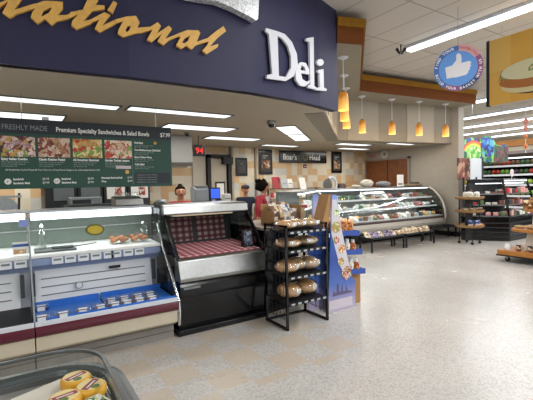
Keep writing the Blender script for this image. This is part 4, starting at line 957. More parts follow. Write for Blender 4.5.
# ------------------------------------------------------------------ cheese island, bottom left
def rrect(x0, x1, y0, y1, r, n=8):
    pts = []
    for cx_, cy_, a0 in ((x1-r, y1-r, 0), (x0+r, y1-r, PI/2), (x0+r, y0+r, PI), (x1-r, y0+r, 1.5*PI)):
        pts += [(cx_+r*math.cos(a0+PI/2*i/n), cy_+r*math.sin(a0+PI/2*i/n)) for i in range(n+1)]
    return pts
def ring(mb, outer, inner, z0, z1):
    n = len(outer)
    vs = [(x, y, z) for L_, z in ((outer, z0), (outer, z1), (inner, z1), (inner, z0)) for x, y in L_]
    fs = []
    for k in range(4):
        for i in range(n): fs.append((k*n+i, k*n+(i+1) % n, ((k+1) % 4)*n+(i+1) % n, ((k+1) % 4)*n+i))
    return mb.add(vs, fs)
ix0, ix1, iy0, iy1 = -1.5, .285, .62, 1.90
R_ = lambda d, r: rrect(ix0-d, ix1+d, iy0-d, iy1+d, r)
t = thing('island_case', ((ix0+ix1)/2, (iy0+iy1)/2, 0), 'low glass-sided cheese island with rounded grey rim in the foreground', 'island case')
grey_r = mat('rim_grey', '#5a5f60', .3, .4)
obj('cabinet', MB().slab(R_(-.02, .2), .08, .70), mat('island_grey', '#6f7374', .35, .3), t, .01)
obj('plinth', MB().slab(R_(-.08, .15), 0, .08), blackm, t)
obj('bumper', ring(MB(), R_(.085, .29), R_(-.0, .2), .64, .82), grey_r, t, .03)
obj('glass_wall', ring(MB(), R_(.0, .2), R_(-.006, .195), .80, .892), gl, t)
obj('top_rim', ring(MB(), R_(.007, .205), R_(-.010, .19), .890, .903), grey_r, t, .004)
obj('inner_wall', ring(MB(), R_(-.008, .2), R_(-.016, .19), .70, .80), steel_d, t)
obj('well_floor', MB().slab(R_(-.016, .19), .70, .775), mat('well_grey', '#8f8c86', .4, .3, vary=.3, scale=4), t)
tag(obj('paper_liner', MB().slab([(-.06, .95), (.262, .95), (.262, 1.66), (.225, 1.80), (.13, 1.83), (-.045, 1.76)], .778, .806), mat('liner', '#cfcabc', .6), None, .003), 'cream liner sheet under the cheeses in the island case', 'tray liner')
def cheese(x, y, z, rz, label):
    t = thing('round_cheese', (x, y, z), label, 'cheese', 'small yellow cheese wheels')
    obj('rind', MB().lathe([(.048, 0), (.056, .006), (.058, .018), (.057, .034), (.050, .042)], 32, (x, y, z)), mat('cheese_yellow', '#d8a22c', .35, vary=.1), t, smooth=True)
    M_ = Matrix.Translation((x, y, z+.0425)) @ Matrix.Rotation(rz, 4, 'Z')
    lb = obj('label', disc(.047, -.001, .0005, 28).xf(M_), mat('label_cream', '#ddc98c', .4), t)
    obj('label_band', MB().box(-.042, .042, -.012, .014, .0006, .0012, M_), mat('label_red', '#8a2634', .4), lb)
    obj('label_mark', disc(.016, .0006, .0012, 14).xf(M_ @ Matrix.Translation((-.012, -.026, 0))), mat('label_green', '#54702e', .4), lb)
    obj('label_mark', MB().box(-.03, .028, -.004, .002, .0013, .0016, M_), label_w, lb)
cheese(.178, 1.715, .807, .5, 'yellow cheese wheel farthest back in the island case')
cheese(.216, 1.610, .807, .9, 'yellow cheese wheel at the right with a red banded label')
cheese(.125, 1.575, .807, .2, 'yellow cheese wheel at the front left of the island group')
t = thing('cheese_box', (.215, 1.47, .807), 'flat cheese pack with green and white label in front of the wheels', 'cheese pack')
M_ = Matrix.Translation((.20, 1.475, .807)) @ Matrix.Rotation(.35, 4, 'Z')
obj('box', MB().box(-.055, .055, -.05, .05, 0, .035, M_), mat('box_cream', '#ddd9c4', .5), t, .004)
obj('label', MB().box(-.045, .045, -.03, .04, .0355, .0365, M_), patch_mat('label_green_print', ['#3f6a34', '#e6e4d4', '#27421f', '#b9c98c'], 45), t)
# ------------------------------------------------------------------ deli back wall and what stands before it
t = thing('wall_sign', (7.8, 9.85, 2.30), 'long black wall sign with white serif words and round crest', 'sign')
obj('panel', MB().box(6.86, 8.76, 9.85, 9.89, 2.28, 2.66), black, t, .01)
def serif(name, s, size, x, z, y, m, parent, sq=.85):
    """the built-in face with small slab serifs at the feet and heads of the upright strokes"""
    mb = text_mb(s, size, 'LEFT', .002, .001, sq)
    return obj(name, mb.xf(stand((x, y, z))), m, parent)
serif('lettering', "Boar's", .25, 6.98, 2.375, 9.845, txt_w, t)
serif('lettering', 'Head', .25, 8.02, 2.375, 9.845, txt_w, t)
obj('crest', disc(.11, 0, .006, 24).xf(stand((7.86, 9.85, 2.46))), mat('crest_gold', '#6f6a4c', .5), t)
obj('crest_centre', disc(.07, .006, .009, 16).xf(stand((7.86, 9.85, 2.46))), mat('crest_dark', '#403c2e', .5, vary=.3, scale=30), t)
def poster(x0, x1, z0, z1, label, m, y=9.86):
    t = thing('wall_poster', ((x0+x1)/2, y, z0), label, 'poster')
    obj('frame', MB().box(x0, x1, y, y+.03, z0, z1), black, t, .006)
    obj('print', MB().box(x0+.06, x1-.06, y-.004, y, z0+.08, z1-.08), mat('poster_dark', '#33302c', .5), t)
    obj('picture', MB().box(x0+.1, x1-.1, y-.008, y-.004, z0+.14, z0+.14+(z1-z0)*.38), m, t)
    obj('caption', MB().box(x0+.13, x1-.16, y-.008, y-.004, z1-.2, z1-.17).box(x0+.13, x1-.24, y-.008, y-.004, z1-.26, z1-.24), txt_g, t)
poster(6.12, 6.60, 1.92, 2.66, 'black framed food poster left of the black wall sign', patch_mat('poster_food', ['#a8744c', '#d8c8b4', '#5c3a2c', '#c49a70', '#3c2c24'], 14))
poster(9.0, 9.46, 1.96, 2.68, 'black framed food poster right of the black wall sign', patch_mat('poster_food2', ['#7a5a44', '#c8a888', '#3c2c24', '#a07a5c'], 14))
poster(5.34, 5.72, 1.88, 2.40, 'small dark chalkboard poster beside the doorway', mat('poster_slate', '#3c3a3c', .6))
t = thing('wall_lettering', (5.5, 9.89, 2.45), 'pale raised words on the tiles above the chalkboard poster', 'lettering')
words('lettering', 'FRESH DELI', .11, (5.2, 9.885, 2.50), mat('pale_letters', '#d6cdb8', .6), t, squeeze=.9)
t = thing('number_display', (3.5, 7.95, 2.4), 'black now-serving display with red glowing digits', 'display')
obj('box', MB().box(3.30, 3.55, 7.96, 8.06, 2.26, 2.50), black, t, .006)
words('digits', '94', .18, (3.325, 7.955, 2.32), mat('red_led', '#e02a24', .5, emit=.7), t, fat=.004)
obj('bracket', MB().tube((3.42, 8.0, 2.5), (3.42, 8.0, 2.7), .012), blackm, t)
t = thing('extractor_hood', (3.0, 8.2, 2.0), 'pale metal hood hanging from the deli ceiling behind the menu board', 'hood')
obj('housing', MB().prism([(8.0, 2.12), (8.0, 2.69), (8.8, 2.69), (8.8, 2.12), (8.4, 2.02)], 2.45, 3.27), mat('hood_grey', '#a9a8a5', .4), t, .006)
obj('dark_lip', MB().box(2.45, 3.27, 8.0, 8.8, 2.06, 2.115), mat('hood_lip', '#4d4740', .5), t)
for x, z, lb in ((4.30, 2.02, 'small round black symbol plate on the tiles left of the doorway'),):
    t = thing('round_plate', (x, 9.87, z), lb, 'plate')
    obj('plate', disc(.09, 0, .01, 20).xf(stand((x, 9.88, z))), whitep, t); obj('symbol', disc(.07, .01, .013, 18).xf(stand((x, 9.88, z))), blackm, t)
    obj('symbol_mark', MB().add([(x-.03, 9.865, z-.04), (x-.01, 9.865, z-.04), (x+.03, 9.865, z+.04), (x+.01, 9.865, z+.04)], [(0, 1, 2, 3)]), whitep, t)
t = thing('wall_board', (4.2, 9.85, 0), 'plain white board panel left of the back doorway', 'panel')
obj('board', MB().box(4.02, 4.40, 9.86, 9.89, .9, 2.4), mat('board_offwhite', '#bdb4a4', .5), t)
obj('edge', MB().box(4.02, 4.40, 9.855, 9.86, .9, .93), steel_d, t)
t = thing('small_red_plate', (7.86, 9.87, 2.13), 'small dark red plate under the black wall sign', 'plate')
obj('plate', MB().box(7.80, 7.93, 9.87, 9.895, 2.12, 2.24), mat('plate_red', '#6a2028', .5), t, .003); obj('mark', MB().box(7.83, 7.90, 9.866, 9.87, 2.16, 2.18), label_w, t)
# signs on the side wall over the walnut door
t = thing('round_wall_sign', (10.69, 9.05, 2.5), 'white round sign with a dark centre above the walnut door', 'sign')
Fs = stand((10.68, 9.05, 2.57), -PI/2)
obj('plate', disc(.15, 0, .01, 24).xf(Fs), mat('round_white', '#c8c4bc', .5), t)
obj('centre', disc(.06, .01, .013, 16).xf(Fs), mat('round_grey', '#857f76', .5), t)
t = thing('pink_wall_sign', (10.69, 9.5, 2.5), 'faded pink lettered sign left of the round wall sign', 'sign')
Fs = stand((10.68, 9.56, 2.5), -PI/2)
obj('plate', MB().box(-.22, .22, -.10, .18, 0, .006).xf(Fs), mat('sign_backing', '#a89d92', .6), t)
obj('lettering', text_mb('EXIT', .17, 'CENTER', .002, .002, .9).xf(Fs @ Matrix.Translation((0, -.03, .01))), mat('pink_red', '#c04a48', .5), t)

t = thing('back_counter', (7.5, 9.4, 0), 'long cream service counter along the tiled back wall', 'counter')
obj('cabinet', MB().box(5.7, 9.6, 8.95, 9.55, 0, 1.20), mat('counter_beige', '#a99a80', .5, vary=.06), t, .006)
obj('worktop', MB().box(5.65, 9.65, 8.9, 9.6, 1.20, 1.24), mat('counter_top', '#b8ab92', .4), t, .006)
obj('splash_shelf', MB().box(6.2, 8.1, 9.4, 9.6, 1.47, 1.49).box(6.22, 6.25, 9.55, 9.6, 1.24, 1.47).box(8.05, 8.08, 9.55, 9.6, 1.24, 1.47), dark, t)
def simple(name, mb, m, label, cat, group=None, bevel=.004, smooth=False): return tag(obj(name, mb, m, None, bevel, smooth), label, cat, group)
t = thing('ring_binder', (6.4, 9.5, 1.49), 'red folder propped upright on the back counter shelf', 'folder')
obj('cover', MB().prism([(9.42, 1.49), (9.50, 1.83), (9.52, 1.83), (9.46, 1.49)], 6.32, 6.58), mat('binder_red', '#9c2a30', .5), t); obj('ring_rail', MB().box(6.56, 6.585, 9.44, 9.47, 1.5, 1.8), steel_d, t)
for x, w, m_, lb in ((6.66, .2, mat('sheet_grey', '#b0b4bc', .6), 'grey sheet propped beside the red folder'), (6.88, .18, whitep, 'white sheet propped right of the grey sheet')):
    t = thing('paper_sheet', (x+w/2, 9.5, 1.49), lb, 'paper'); obj('sheet', MB().prism([(9.43, 1.49), (9.51, 1.77), (9.515, 1.77), (9.435, 1.49)], x, x+w), m_, t); obj('print', MB().prism([(9.463, 1.62), (9.468, 1.64), (9.472, 1.64), (9.467, 1.62)], x+.03, x+w-.03), mat('card_ink', '#75807e', .6), t)
t = thing('tall_card', (7.25, 9.1, 1.24), 'tall white menu card leaning on the back counter', 'card')
obj('card', MB().prism([(9.05, 1.24), (9.20, 1.80), (9.21, 1.80), (9.07, 1.24)], 7.08, 7.30), whitep, t); obj('foot', MB().box(7.07, 7.31, 9.02, 9.16, 1.24, 1.255), clear, t)
rr = random.Random(4)
tubc = {'red': '#b03438', 'white': '#d8d4ca', 'yellow': '#cfa63c', 'brown': '#6e4a30'}
for i in range(9):
    c_ = ('red', 'white', 'brown')[i % 3]
    simple('jar', MB().lathe([(.045, 0), (.05, .02), (.05, .10), (.035, .12), (.038, .14)], 12, (6.1+i*.11, 9.15+.08*(i % 2), 1.24)), mat('jar_'+c_, tubc[c_], .4), 'small %s jar in the row on the back counter before the red folder' % c_, 'jar', '%s jars on the back counter' % c_, 0, True)
for i in range(9):
    simple('mustard_bottle', MB().lathe([(.04, 0), (.042, .12), (.03, .16), (.012, .19), (.012, .22)], 12, (7.36+i*.088, 9.45, 1.24)), mat('jar_yellow', tubc['yellow'], .4), 'yellow squeeze bottle in the row behind the tall white card', 'bottle', 'yellow bottles on the back counter', 0, True)
t = thing('meat_slicer', (8.3, 9.2, 1.24), 'deli meat slicer with white curved guard and blue base', 'slicer')
obj('base', MB().box(8.0, 8.5, 9.0, 9.35, 1.24, 1.36), mat('slicer_blue', '#34508a', .4), t, .02)
obj('blade', MB().tube((8.16, 9.12, 1.58), (8.16, 9.16, 1.58), .17, 28), steel, t)
obj('guard', MB().path([(8.26+.20*math.cos(a*PI/10), 9.08, 1.56+.24*math.sin(a*PI/10)) for a in range(-3, 8)], .04, 8), mat('guard_white', '#d0d4d8', .3), t, smooth=True)
obj('carriage', MB().box(8.32, 8.5, 9.0, 9.3, 1.36, 1.44), steel, t, .01)
simple('round_container', MB().lathe([(.14, 0), (.16, .05), (.16, .28), (.12, .36)], 20, (8.78, 9.2, 1.24)), mat('pot_dark', '#4a3a38', .4, vary=.2), 'dark round pot right of the meat slicer', 'pot', None, 0, True)

# scale with blue screen behind the hot case
t = thing('service_counter', (2.3, 5.6, 0), 'low grey work counter behind the hot case carrying the scale', 'counter')
obj('cabinet', MB().box(1.2, 3.0, 5.3, 5.7, 0, 1.29), mat('service_grey', '#8a8a86', .4), t, .006); obj('worktop', MB().box(1.15, 3.05, 5.27, 5.73, 1.29, 1.32), steel_d, t)
t = thing('deli_scale', (2.35, 5.42, 1.32), 'grey deli scale with a lit blue screen behind the hot case', 'scale')
obj('body', MB().prism([(5.30, 1.38), (5.30, 1.56), (5.36, 1.60), (5.50, 1.60), (5.50, 1.38)], 2.19, 2.41), mat('scale_grey', '#8d9092', .35), t, .015)
obj('platter', MB().box(2.21, 2.40, 5.32, 5.48, 1.60, 1.612), steel, t)
obj('foot', MB().box(2.21, 2.41, 5.32, 5.48, 1.32, 1.38), blackm, t)
sc_ = obj('screen_housing', MB().box(2.42, 2.59, 5.29, 5.33, 1.40, 1.58), blackm, t, .006)
obj('screen', MB().box(2.435, 2.575, 5.284, 5.29, 1.42, 1.56), mat('screen_blue', '#2f58e0', .4, emit=.8), sc_)
t = thing('tape_roll', (2.75, 5.4, 1.32), 'white label printer standing right of the blue screen', 'printer')
obj('body', MB().box(2.68, 2.80, 5.34, 5.46, 1.32, 1.48), mat('printer_white', '#c9c6bf', .5), t, .02); obj('slot', MB().box(2.70, 2.78, 5.335, 5.34, 1.40, 1.41), blackm, t)
# silver bag on the top of the case by the first worker
t = thing('wrap_dispenser', (1.15, 4.85, 1.40), 'angled steel film wrap dispenser on top of the left case', 'dispenser')
obj('frame', MB().prism([(4.75, 1.40), (4.78, 1.47), (5.0, 1.50), (5.0, 1.40)], .98, 1.30), steel, t, .006); obj('roll', MB().tube((1.0, 4.9, 1.52), (1.28, 4.9, 1.52), .028, 16), clear, t)
lump('foil_sheet', (1.53, 4.8, 1.392), (.07, .06, .03), mat('foil', '#a9b0b2', .3, .7), 'crumpled silver foil at the left end of the steel lid', 'foil', 9)

# dark prep equipment seen through the left case
t = thing('prep_table', (.3, 6.5, 0), 'dark prep table with equipment behind the left deli case', 'table')
obj('top', MB().box(-2.4, .9, 6.2, 6.7, 1.0, 1.04), steel_d, t)
for x in (-2.3, -1.0, .8):
    for y in (6.25, 6.65): obj('leg', MB().box(x-.02, x+.02, y-.02, y+.02, 0, 1.0), steel_d, t)
t = thing('upright_post', (.43, 6.8, 0), 'black upright post under the left half of the menu board', 'post'); obj('shaft', MB().box(.385, .475, 6.76, 6.85, 0, 2.70), blackm, t); obj('foot_plate', MB().box(.35, .51, 6.73, 6.88, 0, .01), blackm, t)
t = thing('slicer_machine', (-.1, 6.4, 1.04), 'dark slicing machine at the far left under the menu board', 'machine')
obj('base', MB().box(-.32, .08, 6.3, 6.6, 1.04, 1.14), steel_d, t, .01); obj('blade', MB().tube((-.12, 6.42, 1.34), (-.12, 6.46, 1.34), .16, 24), steel, t); obj('arm', MB().bar((.03, 6.4, 1.14), (.05, 6.4, 1.56), .03, .06), dark, t); obj('top_plate', MB().box(-.2, .08, 6.35, 6.5, 1.50, 1.53), steel, t)
t = thing('cash_printer', (1.05, 6.4, 1.04), 'grey countertop machine before the dark cooler doors', 'machine')
obj('stand', MB().box(.62, 1.3, 6.3, 6.7, 0, 1.36), dark, t, .006); obj('body', MB().box(.66, 1.1, 6.3, 6.6, 1.36, 1.48), steel_d, t, .015); obj('panel', MB().box(.70, .95, 6.29, 6.3, 1.38, 1.44), blackm, t)

# ------------------------------------------------------------------ people
skin_m = mat('skin_warm', '#b98464', .55, vary=.05); skin_d = mat('skin_tan', '#a8765a', .55, vary=.05)
hair_m = mat('dark_hair', '#120d0b', .9, vary=.3, scale=60, spec=.1)
def skinned(name, nodes, edges, m, parent, root=0, lev=2):
    me = bpy.data.meshes.new('s'); me.from_pydata([n[:3] for n in nodes], edges, [])
    o = bpy.data.objects.new('s', me); COL.objects.link(o)
    sk = o.modifiers.new('skin', 'SKIN'); sk.use_smooth_shade = True
    ss = o.modifiers.new('sub', 'SUBSURF'); ss.levels = lev; ss.render_levels = lev
    lay = me.skin_vertices[0].data if me.skin_vertices else None
    if lay is None: 
        bm = bmesh.new(); bm.from_mesh(me); bm.verts.layers.skin.verify(); bm.to_mesh(me); bm.free(); lay = me.skin_vertices[0].data
    for i, n in enumerate(nodes):
        r = n[3]; lay[i].radius = (r, n[4] if len(n) > 4 else r); lay[i].use_root = (i == root)
    dg = bpy.context.evaluated_depsgraph_get(); dg.update()
    me2 = bpy.data.meshes.new_from_object(o.evaluated_get(dg)); me2.name = name
    bpy.data.objects.remove(o); bpy.data.meshes.remove(me)
    me2.materials.clear(); me2.materials.append(m)
    for p in me2.polygons: p.use_smooth = True; p.material_index = 0
    q = bpy.data.objects.new(name, me2); COL.objects.link(q); q.parent = parent
    return q
def person(loc, rz, label, s, skin, shirt, apron=None, cap=None, hair='bun', arms=None, lean=0.):
    """local frame: faces -Y, feet at z 0, height 1.65 before scaling"""
    root = thing('person', loc, label, 'person'); root.rotation_euler = (0, 0, rz); root.scale = (s, s, s)
    a = arms or {-1: ((-.25, -.10, 1.10), (-.17, -.30, 1.14)), 1: ((.25, -.10, 1.10), (.17, -.30, 1.12))}
    L = lean
    N = [(0, 0, .93, .13), (0, -.01-L*.3, 1.06, .115), (0, -.01-L*.6, 1.20, .125), (0, 0-L*.9, 1.32, .12), (0, .01-L, 1.40, .062), (0, .0-L*1.1, 1.455, .05), (0, -.015-L*1.2, 1.50, .062), (0, -.012-L*1.2, 1.555, .082), (0, -.0-L*1.2, 1.61, .066)]
    E = [(i, i+1) for i in range(8)]
    def add(n, par): N.append(n); E.append((par, len(N)-1)); return len(N)-1
    add((0, -.112-L*1.2, 1.535, .012), 7)                        # nose
    for sd in (-1, 1):
        add((sd*.085, .0-L*1.2, 1.55, .014), 7)                 # ear
        h = add((sd*.09, 0, .86, .085), 0); k = add((sd*.10, -.02, .48, .055), h); c_ = add((sd*.10, .02, .28, .05), k); an = add((sd*.10, .02, .08, .035), c_); add((sd*.115, -.13, .035, .03), an)
        sh = add((sd*.15, 0-L, 1.345, .058), 3); e_, w_ = a[sd]
        ub = add(tuple((p+q)/2 for p, q in zip((sd*.18, -L, 1.30), e_))+(.046,), sh); el = add(tuple(e_)+(.038,), ub)
        d_ = (Vector(w_)-Vector(e_)).normalized(); wr = add(tuple(w_)+(.024,), el); pm_ = Vector(w_)+d_*.05; pa = add(tuple(pm_)+(.030,), wr)
        side = d_.cross(Vector((0, 0, 1))).normalized()
        for q, ln in ((-.028, .055), (-.010, .068), (.010, .072), (.028, .062)):
            b_ = pm_+d_*.03+side*q; f1 = add(tuple(b_)+(.009,), pa); f2 = add(tuple(b_+d_*ln*.55+Vector((0, 0, -.008)))+(.0085,), f1); add(tuple(b_+d_*ln*.9+Vector((0, 0, -.03)))+(.007,), f2)
        th = pm_-side*sd*.035-d_*.015; t1 = add(tuple(th)+(.010,), pa); add(tuple(th-side*sd*.02+d_*.035)+(.008,), t1)
    body = skinned('body', N, E, skin, root)
    T_ = [(0, 0, .90, .15), (0, -.01-L*.3, 1.06, .135), (0, -.01-L*.6, 1.20, .143), (0, -L*.9, 1.32, .132), (0, .005-L, 1.405, .075)]
    TE = [(0, 1), (1, 2), (2, 3), (3, 4)]
    for sd in (-1, 1):
        e_, w_ = a[sd]; T_.append((sd*.155, -L, 1.345, .072)); TE.append((3, len(T_)-1)); T_.append(tuple((p+q)/2 for p, q in zip((sd*.18, -L, 1.30), e_))+(.062,)); TE.append((len(T_)-2, len(T_)-1)); T_.append(tuple(e_)+(.05,)); TE.append((len(T_)-2, len(T_)-1))
        T_.append(tuple(Vector(e_)+(Vector(w_)-Vector(e_))*.8)+(.034,)); TE.append((len(T_)-2, len(T_)-1))
    skinned('shirt', T_, TE, shirt, root)
    Q = [(0, 0, .92, .145)]; QE = []
    for sd in (-1, 1):
        b0 = len(Q); Q += [(sd*.09, 0, .84, .098), (sd*.10, -.02, .48, .07), (sd*.10, .02, .10, .055)]; QE += [(0, b0), (b0, b0+1), (b0+1, b0+2)]
    skinned('trousers', Q, QE, blackm, root)
    hy = -L*1.2
    def ob(name, mb, m, sm=True):
        me = bpy.data.meshes.new(name); me.from_pydata(mb.v, [], mb.f); me.materials.append(m)
        if sm:
            for p in me.polygons: p.use_smooth = True
        q = bpy.data.objects.new(name, me); COL.objects.link(q); q.parent = root; return q
    for sd in (-1, 1):
        ob('eye', MB().ball((sd*.032, hy-.088, 1.558), .012, .008, .007, 8, 6), mat('eye_dark', '#1c1412', .3))
        ob('eyebrow', MB().box(sd*.032-.016, sd*.032+.016, hy-.096, hy-.088, 1.575, 1.580), hair_m)
        ob('shoe', MB().ball((sd*.112, -.06, .04), .05, .13, .05, 12, 8), blackm)
    ob('mouth', MB().ball((0, hy-.085, 1.502), .022, .008, .006, 10, 6), mat('lips', '#8a4a44', .5))
    hb = MB()
    if hair == 'bun':
        hb.ball((0, hy+.032, 1.582), .090, .088, .082, 18, 12); hb.ball((0, hy+.065, 1.655), .042, .042, .04, 14, 10)
        for sd in (-1, 1): hb.ball((sd*.066, hy+.035, 1.56), .026, .05, .06, 10, 8)
    elif hair == 'bushy':
        rnd = random.Random(2); hb.ball((0, hy+.04, 1.58), .125, .125, .115, 18, 12)
        for k in range(22):
            a_ = rnd.uniform(0, 2*PI); hb.ball((.10*math.cos(a_), hy+.05+.09*math.sin(a_)*(.6 if math.sin(a_) < 0 else 1), 1.59+rnd.uniform(-.07, .09)), .035, n=8, m=6)
    else:
        hb.ball((0, hy+.03, 1.575), .09, .085, .08, 18, 12)
    ob('hair', hb, hair_m)
    if cap: 
        ob('cap', MB().ball((0, hy+.01, 1.61), .094, .10, .062, 18, 12).add([(x, y, z) for z in (1.605, 1.612) for x, y in [(-.08, hy-.06), (-.06, hy-.14), (0, hy-.16), (.06, hy-.14), (.08, hy-.06)]], [(0, 1, 2, 3, 4), (9, 8, 7, 6, 5), (0, 5, 6, 1), (1, 6, 7, 2), (2, 7, 8, 3), (3, 8, 9, 4)]), cap)
    if apron:
        ap = MB(); n = 10; rows = [(1.38, .085), (1.22, .11), (1.06, .125), (.95, .14), (.6, .15)]
        for z, w in rows:
            for i in range(n+1):
                u = -1+2*i/n; ap.v.append((w*u, -.155-L*(z-.9)*1.2+.06*u*u-(.02 if z < 1 else 0), z))
        for j in range(4):
            for i in range(n): q = j*(n+1)+i; ap.f.append((q, q+1, q+n+2, q+n+1))
        for sd in (-1, 1): ap.bar((sd*.065, -.15-L*.5, 1.29), (sd*.045, .0-L, 1.44), .018, .008).bar((sd*.045, -L, 1.44), (sd*.10, .145-L*.5, 1.15), .05, .01)
        ap.box(-.13, .13, .14-L*.4, .15-L*.4, .95, 1.0).box(-.10, .10, .135-L*.5, .15-L*.5, 1.08, 1.25)
        ob('apron', ap, apron, False)
    return root
redm = mat('polo_red', '#9c1f2e', .7); navym = mat('shirt_navy', '#10182e', .9); apm = mat('apron_white', '#d6d2cc', .7); capm = mat('cap_black', '#14141a', .6)
person((2.27, 6.12, 0), -.25, 'worker in a red shirt with black hair in a bun looking down behind the cases', .975, skin_m, redm, hair='bun', lean=.05)
person((4.03, 7.05, 0), -.35, 'worker in a dark navy shirt and black cap left of the bushy haired worker', .97, skin_m, navym, cap=capm, hair='short')
person((3.88, 6.22, 0), .55, 'worker turned right in red shirt and white apron with bushy black hair', 1.005, skin_d, redm, apron=apm, hair='bushy', lean=.06)

# ------------------------------------------------------------------ round tray tower and black merchandiser
tx, ty = 9.70, 5.53
t = thing('tray_tower', (tx, ty, 0), 'black wheeled stand of three round wooden trays by the side wall', 'display stand')
for a_ in (PI*.25, PI*.75, PI*1.25, PI*1.75):
    x, y = tx+.24*math.cos(a_), ty+.24*math.sin(a_)
    obj('post', MB().tube((x, y, .07), (x, y, 1.13), .014), black, t)
    obj('castor', MB().tube((x-.015, y, .035), (x+.015, y, .035), .035, 14), blackm, t)
obj('core_panel', MB().box(tx-.14, tx+.14, ty+.02, ty+.04, .1, 1.12), blackm, t)
for z in (.42, .80, 1.13): obj('round_tray', MB().lathe([(.29, 0), (.33, .02), (.345, .07), (.33, .07), (.31, .03), (.0, .028)], 32, (tx, ty, z), cap=False).lathe([(.30, -.002), (.0, -.002)], 32, (tx, ty, z), cap=False), mat('tray_wood', '#9c7a50', .55, vary=.15, scale=14), t, smooth=True)
white_jar = patch_mat('sugar_jar', ['#d6d0c4', '#b0a896', '#e4e0d6'], 26)
for i, (dx, dy) in enumerate(((-.16, -.12), (.0, -.18), (.16, -.1), (-.06, .06), (.12, .08))):
    t = thing('lidded_tub', (tx+dx, ty+dy, 1.16), 'white lidded tub on the top round tray', 'tub', 'white tubs on the top round tray')
    obj('tub', MB().lathe([(.055, 0), (.07, .03), (.072, .11), (.06, .13)], 14, (tx+dx, ty+dy, 1.16)), white_jar, t, smooth=True); obj('lid', MB().lathe([(.062, .13), (.062, .15), (.02, .16)], 14, (tx+dx, ty+dy, 1.16)), label_w, t, smooth=True)
for i, (dx, dy) in enumerate(((-.2, -.1), (-.07, -.2), (.08, -.2), (.2, -.08), (0, 0))):
    simple('bread_pack', pouch_mb(.16, .17, .08, i).xf(Matrix.Translation((tx+dx, ty+dy, .87)) @ Matrix.Rotation(i*.9, 4, 'Z') @ Matrix.Rotation(-1.35, 4, 'X')), patch_mat('flat_pack', ['#8a7a64', '#b8a88c', '#6a5c4c'], 20), 'flat brown pack lying on the middle round tray', 'food pack', 'packs on the middle round tray', 0, True)
for i, (dx, dy) in enumerate(((-.18, -.14), (-.02, -.2), (.15, -.15), (.05, .02))):
    simple('blue_bag', pouch_mb(.16, .16, .09, i+4).xf(Matrix.Translation((tx+dx, ty+dy, .45)) @ Matrix.Rotation(-.5+i*.3, 4, 'Z')), patch_mat('blue_pack', ['#2c4a8c', '#5f7cb8', '#c8ccd4', '#1c3060'], 16), 'blue printed bag standing on the lowest round tray', 'snack bag', 'blue bags on the lowest round tray', 0, True)
for i, a_ in enumerate((-2.6, -2.0, -1.5, -1.0, -.5)):
    simple('roll_pack', MB().ball((tx+.26*math.cos(a_), ty+.26*math.sin(a_), .49), .05, .04, .035, 10, 6), bread_m, 'small tan roll at the rim of the lowest round tray', 'roll', 'rolls on the lowest round tray', 0, True)

mx0, mx1 = 10.74, 12.35
t = thing('black_merchandiser', (11.4, 5.55, 0), 'black refrigerated island merchandiser of packaged meats past the side wall', 'merchandiser')
def mpoly(d, top=0.):
    """plan outline; d pulls the open front and angled left side inwards"""
    return [(10.74+d*.8, 5.04+d), (12.35, 5.04+d), (12.35, 6.0), (10.08+d*1.25, 6.0)]
obj('base', MB().slab(mpoly(.03), 0, .60), black, t, .01)
for k in range(4): obj('base_slat', MB().slab(mpoly(.012-.004*k), .10+k*.12, .13+k*.12), blackm, t)
obj('deck_rim', MB().slab(mpoly(-.01), .60, .64), black, t, .006)
obj('canopy', MB().slab(mpoly(.30), 1.53, 1.64), black, t, .01)
obj('price_header', MB().box(11.02, 12.3, 5.332, 5.340, 1.555, 1.61), label_w, t)
obj('core_wall', MB().box(11.1, 12.3, 5.93, 5.98, .64, 1.53), dark, t)
obj('core_wall', MB().bar((10.45, 5.98, 1.085), (11.25, 5.62, 1.085), .03, .89), dark, t)
obj('upright', MB().bar((10.77, 5.08, .62), (10.99, 5.36, 1.6), .04, .05), black, t)
obj('upright', MB().bar((12.33, 5.08, .62), (12.33, 5.36, 1.6), .04, .05), black, t)
obj('upright', MB().bar((10.14, 5.97, .62), (10.42, 5.97, 1.6), .04, .05), black, t)
for z, d in ((.66, .04), (.95, .13), (1.24, .22)):
    s_ = obj('shelf', MB().slab(mpoly(d), z-.02, z), dark, t)
    q_ = mpoly(d); obj('shelf_edge', MB().bar((q_[0][0], q_[0][1]-.006, z-.01), (q_[1][0], q_[1][1]-.006, z-.01), .012, .035), steel_d, s_); obj('shelf_edge', MB().bar((q_[0][0]-.006, q_[0][1], z-.01), (q_[3][0]-.006, q_[3][1], z-.01), .012, .035), steel_d, s_)
obj('shelf_glow', MB().box(11.1, 12.3, 5.42, 5.46, 1.50, 1.528), lamp_case, t)
obj('shelf_glow', MB().bar((10.55, 5.85, 1.515), (10.98, 5.42, 1.515), .03, .02), lamp_case, t)
mcols = {'red': '#b8343c', 'pink': '#d49a94', 'brown': '#7a4c3c', 'white': '#d6d2ca', 'dark': '#34323a', 'green': '#5c7448'}
rm = random.Random(8); mk = list(mcols)
mpk = {c_: mat('meat_'+c_, mcols[c_], .4, vary=.35, scale=22) for c_ in mk}
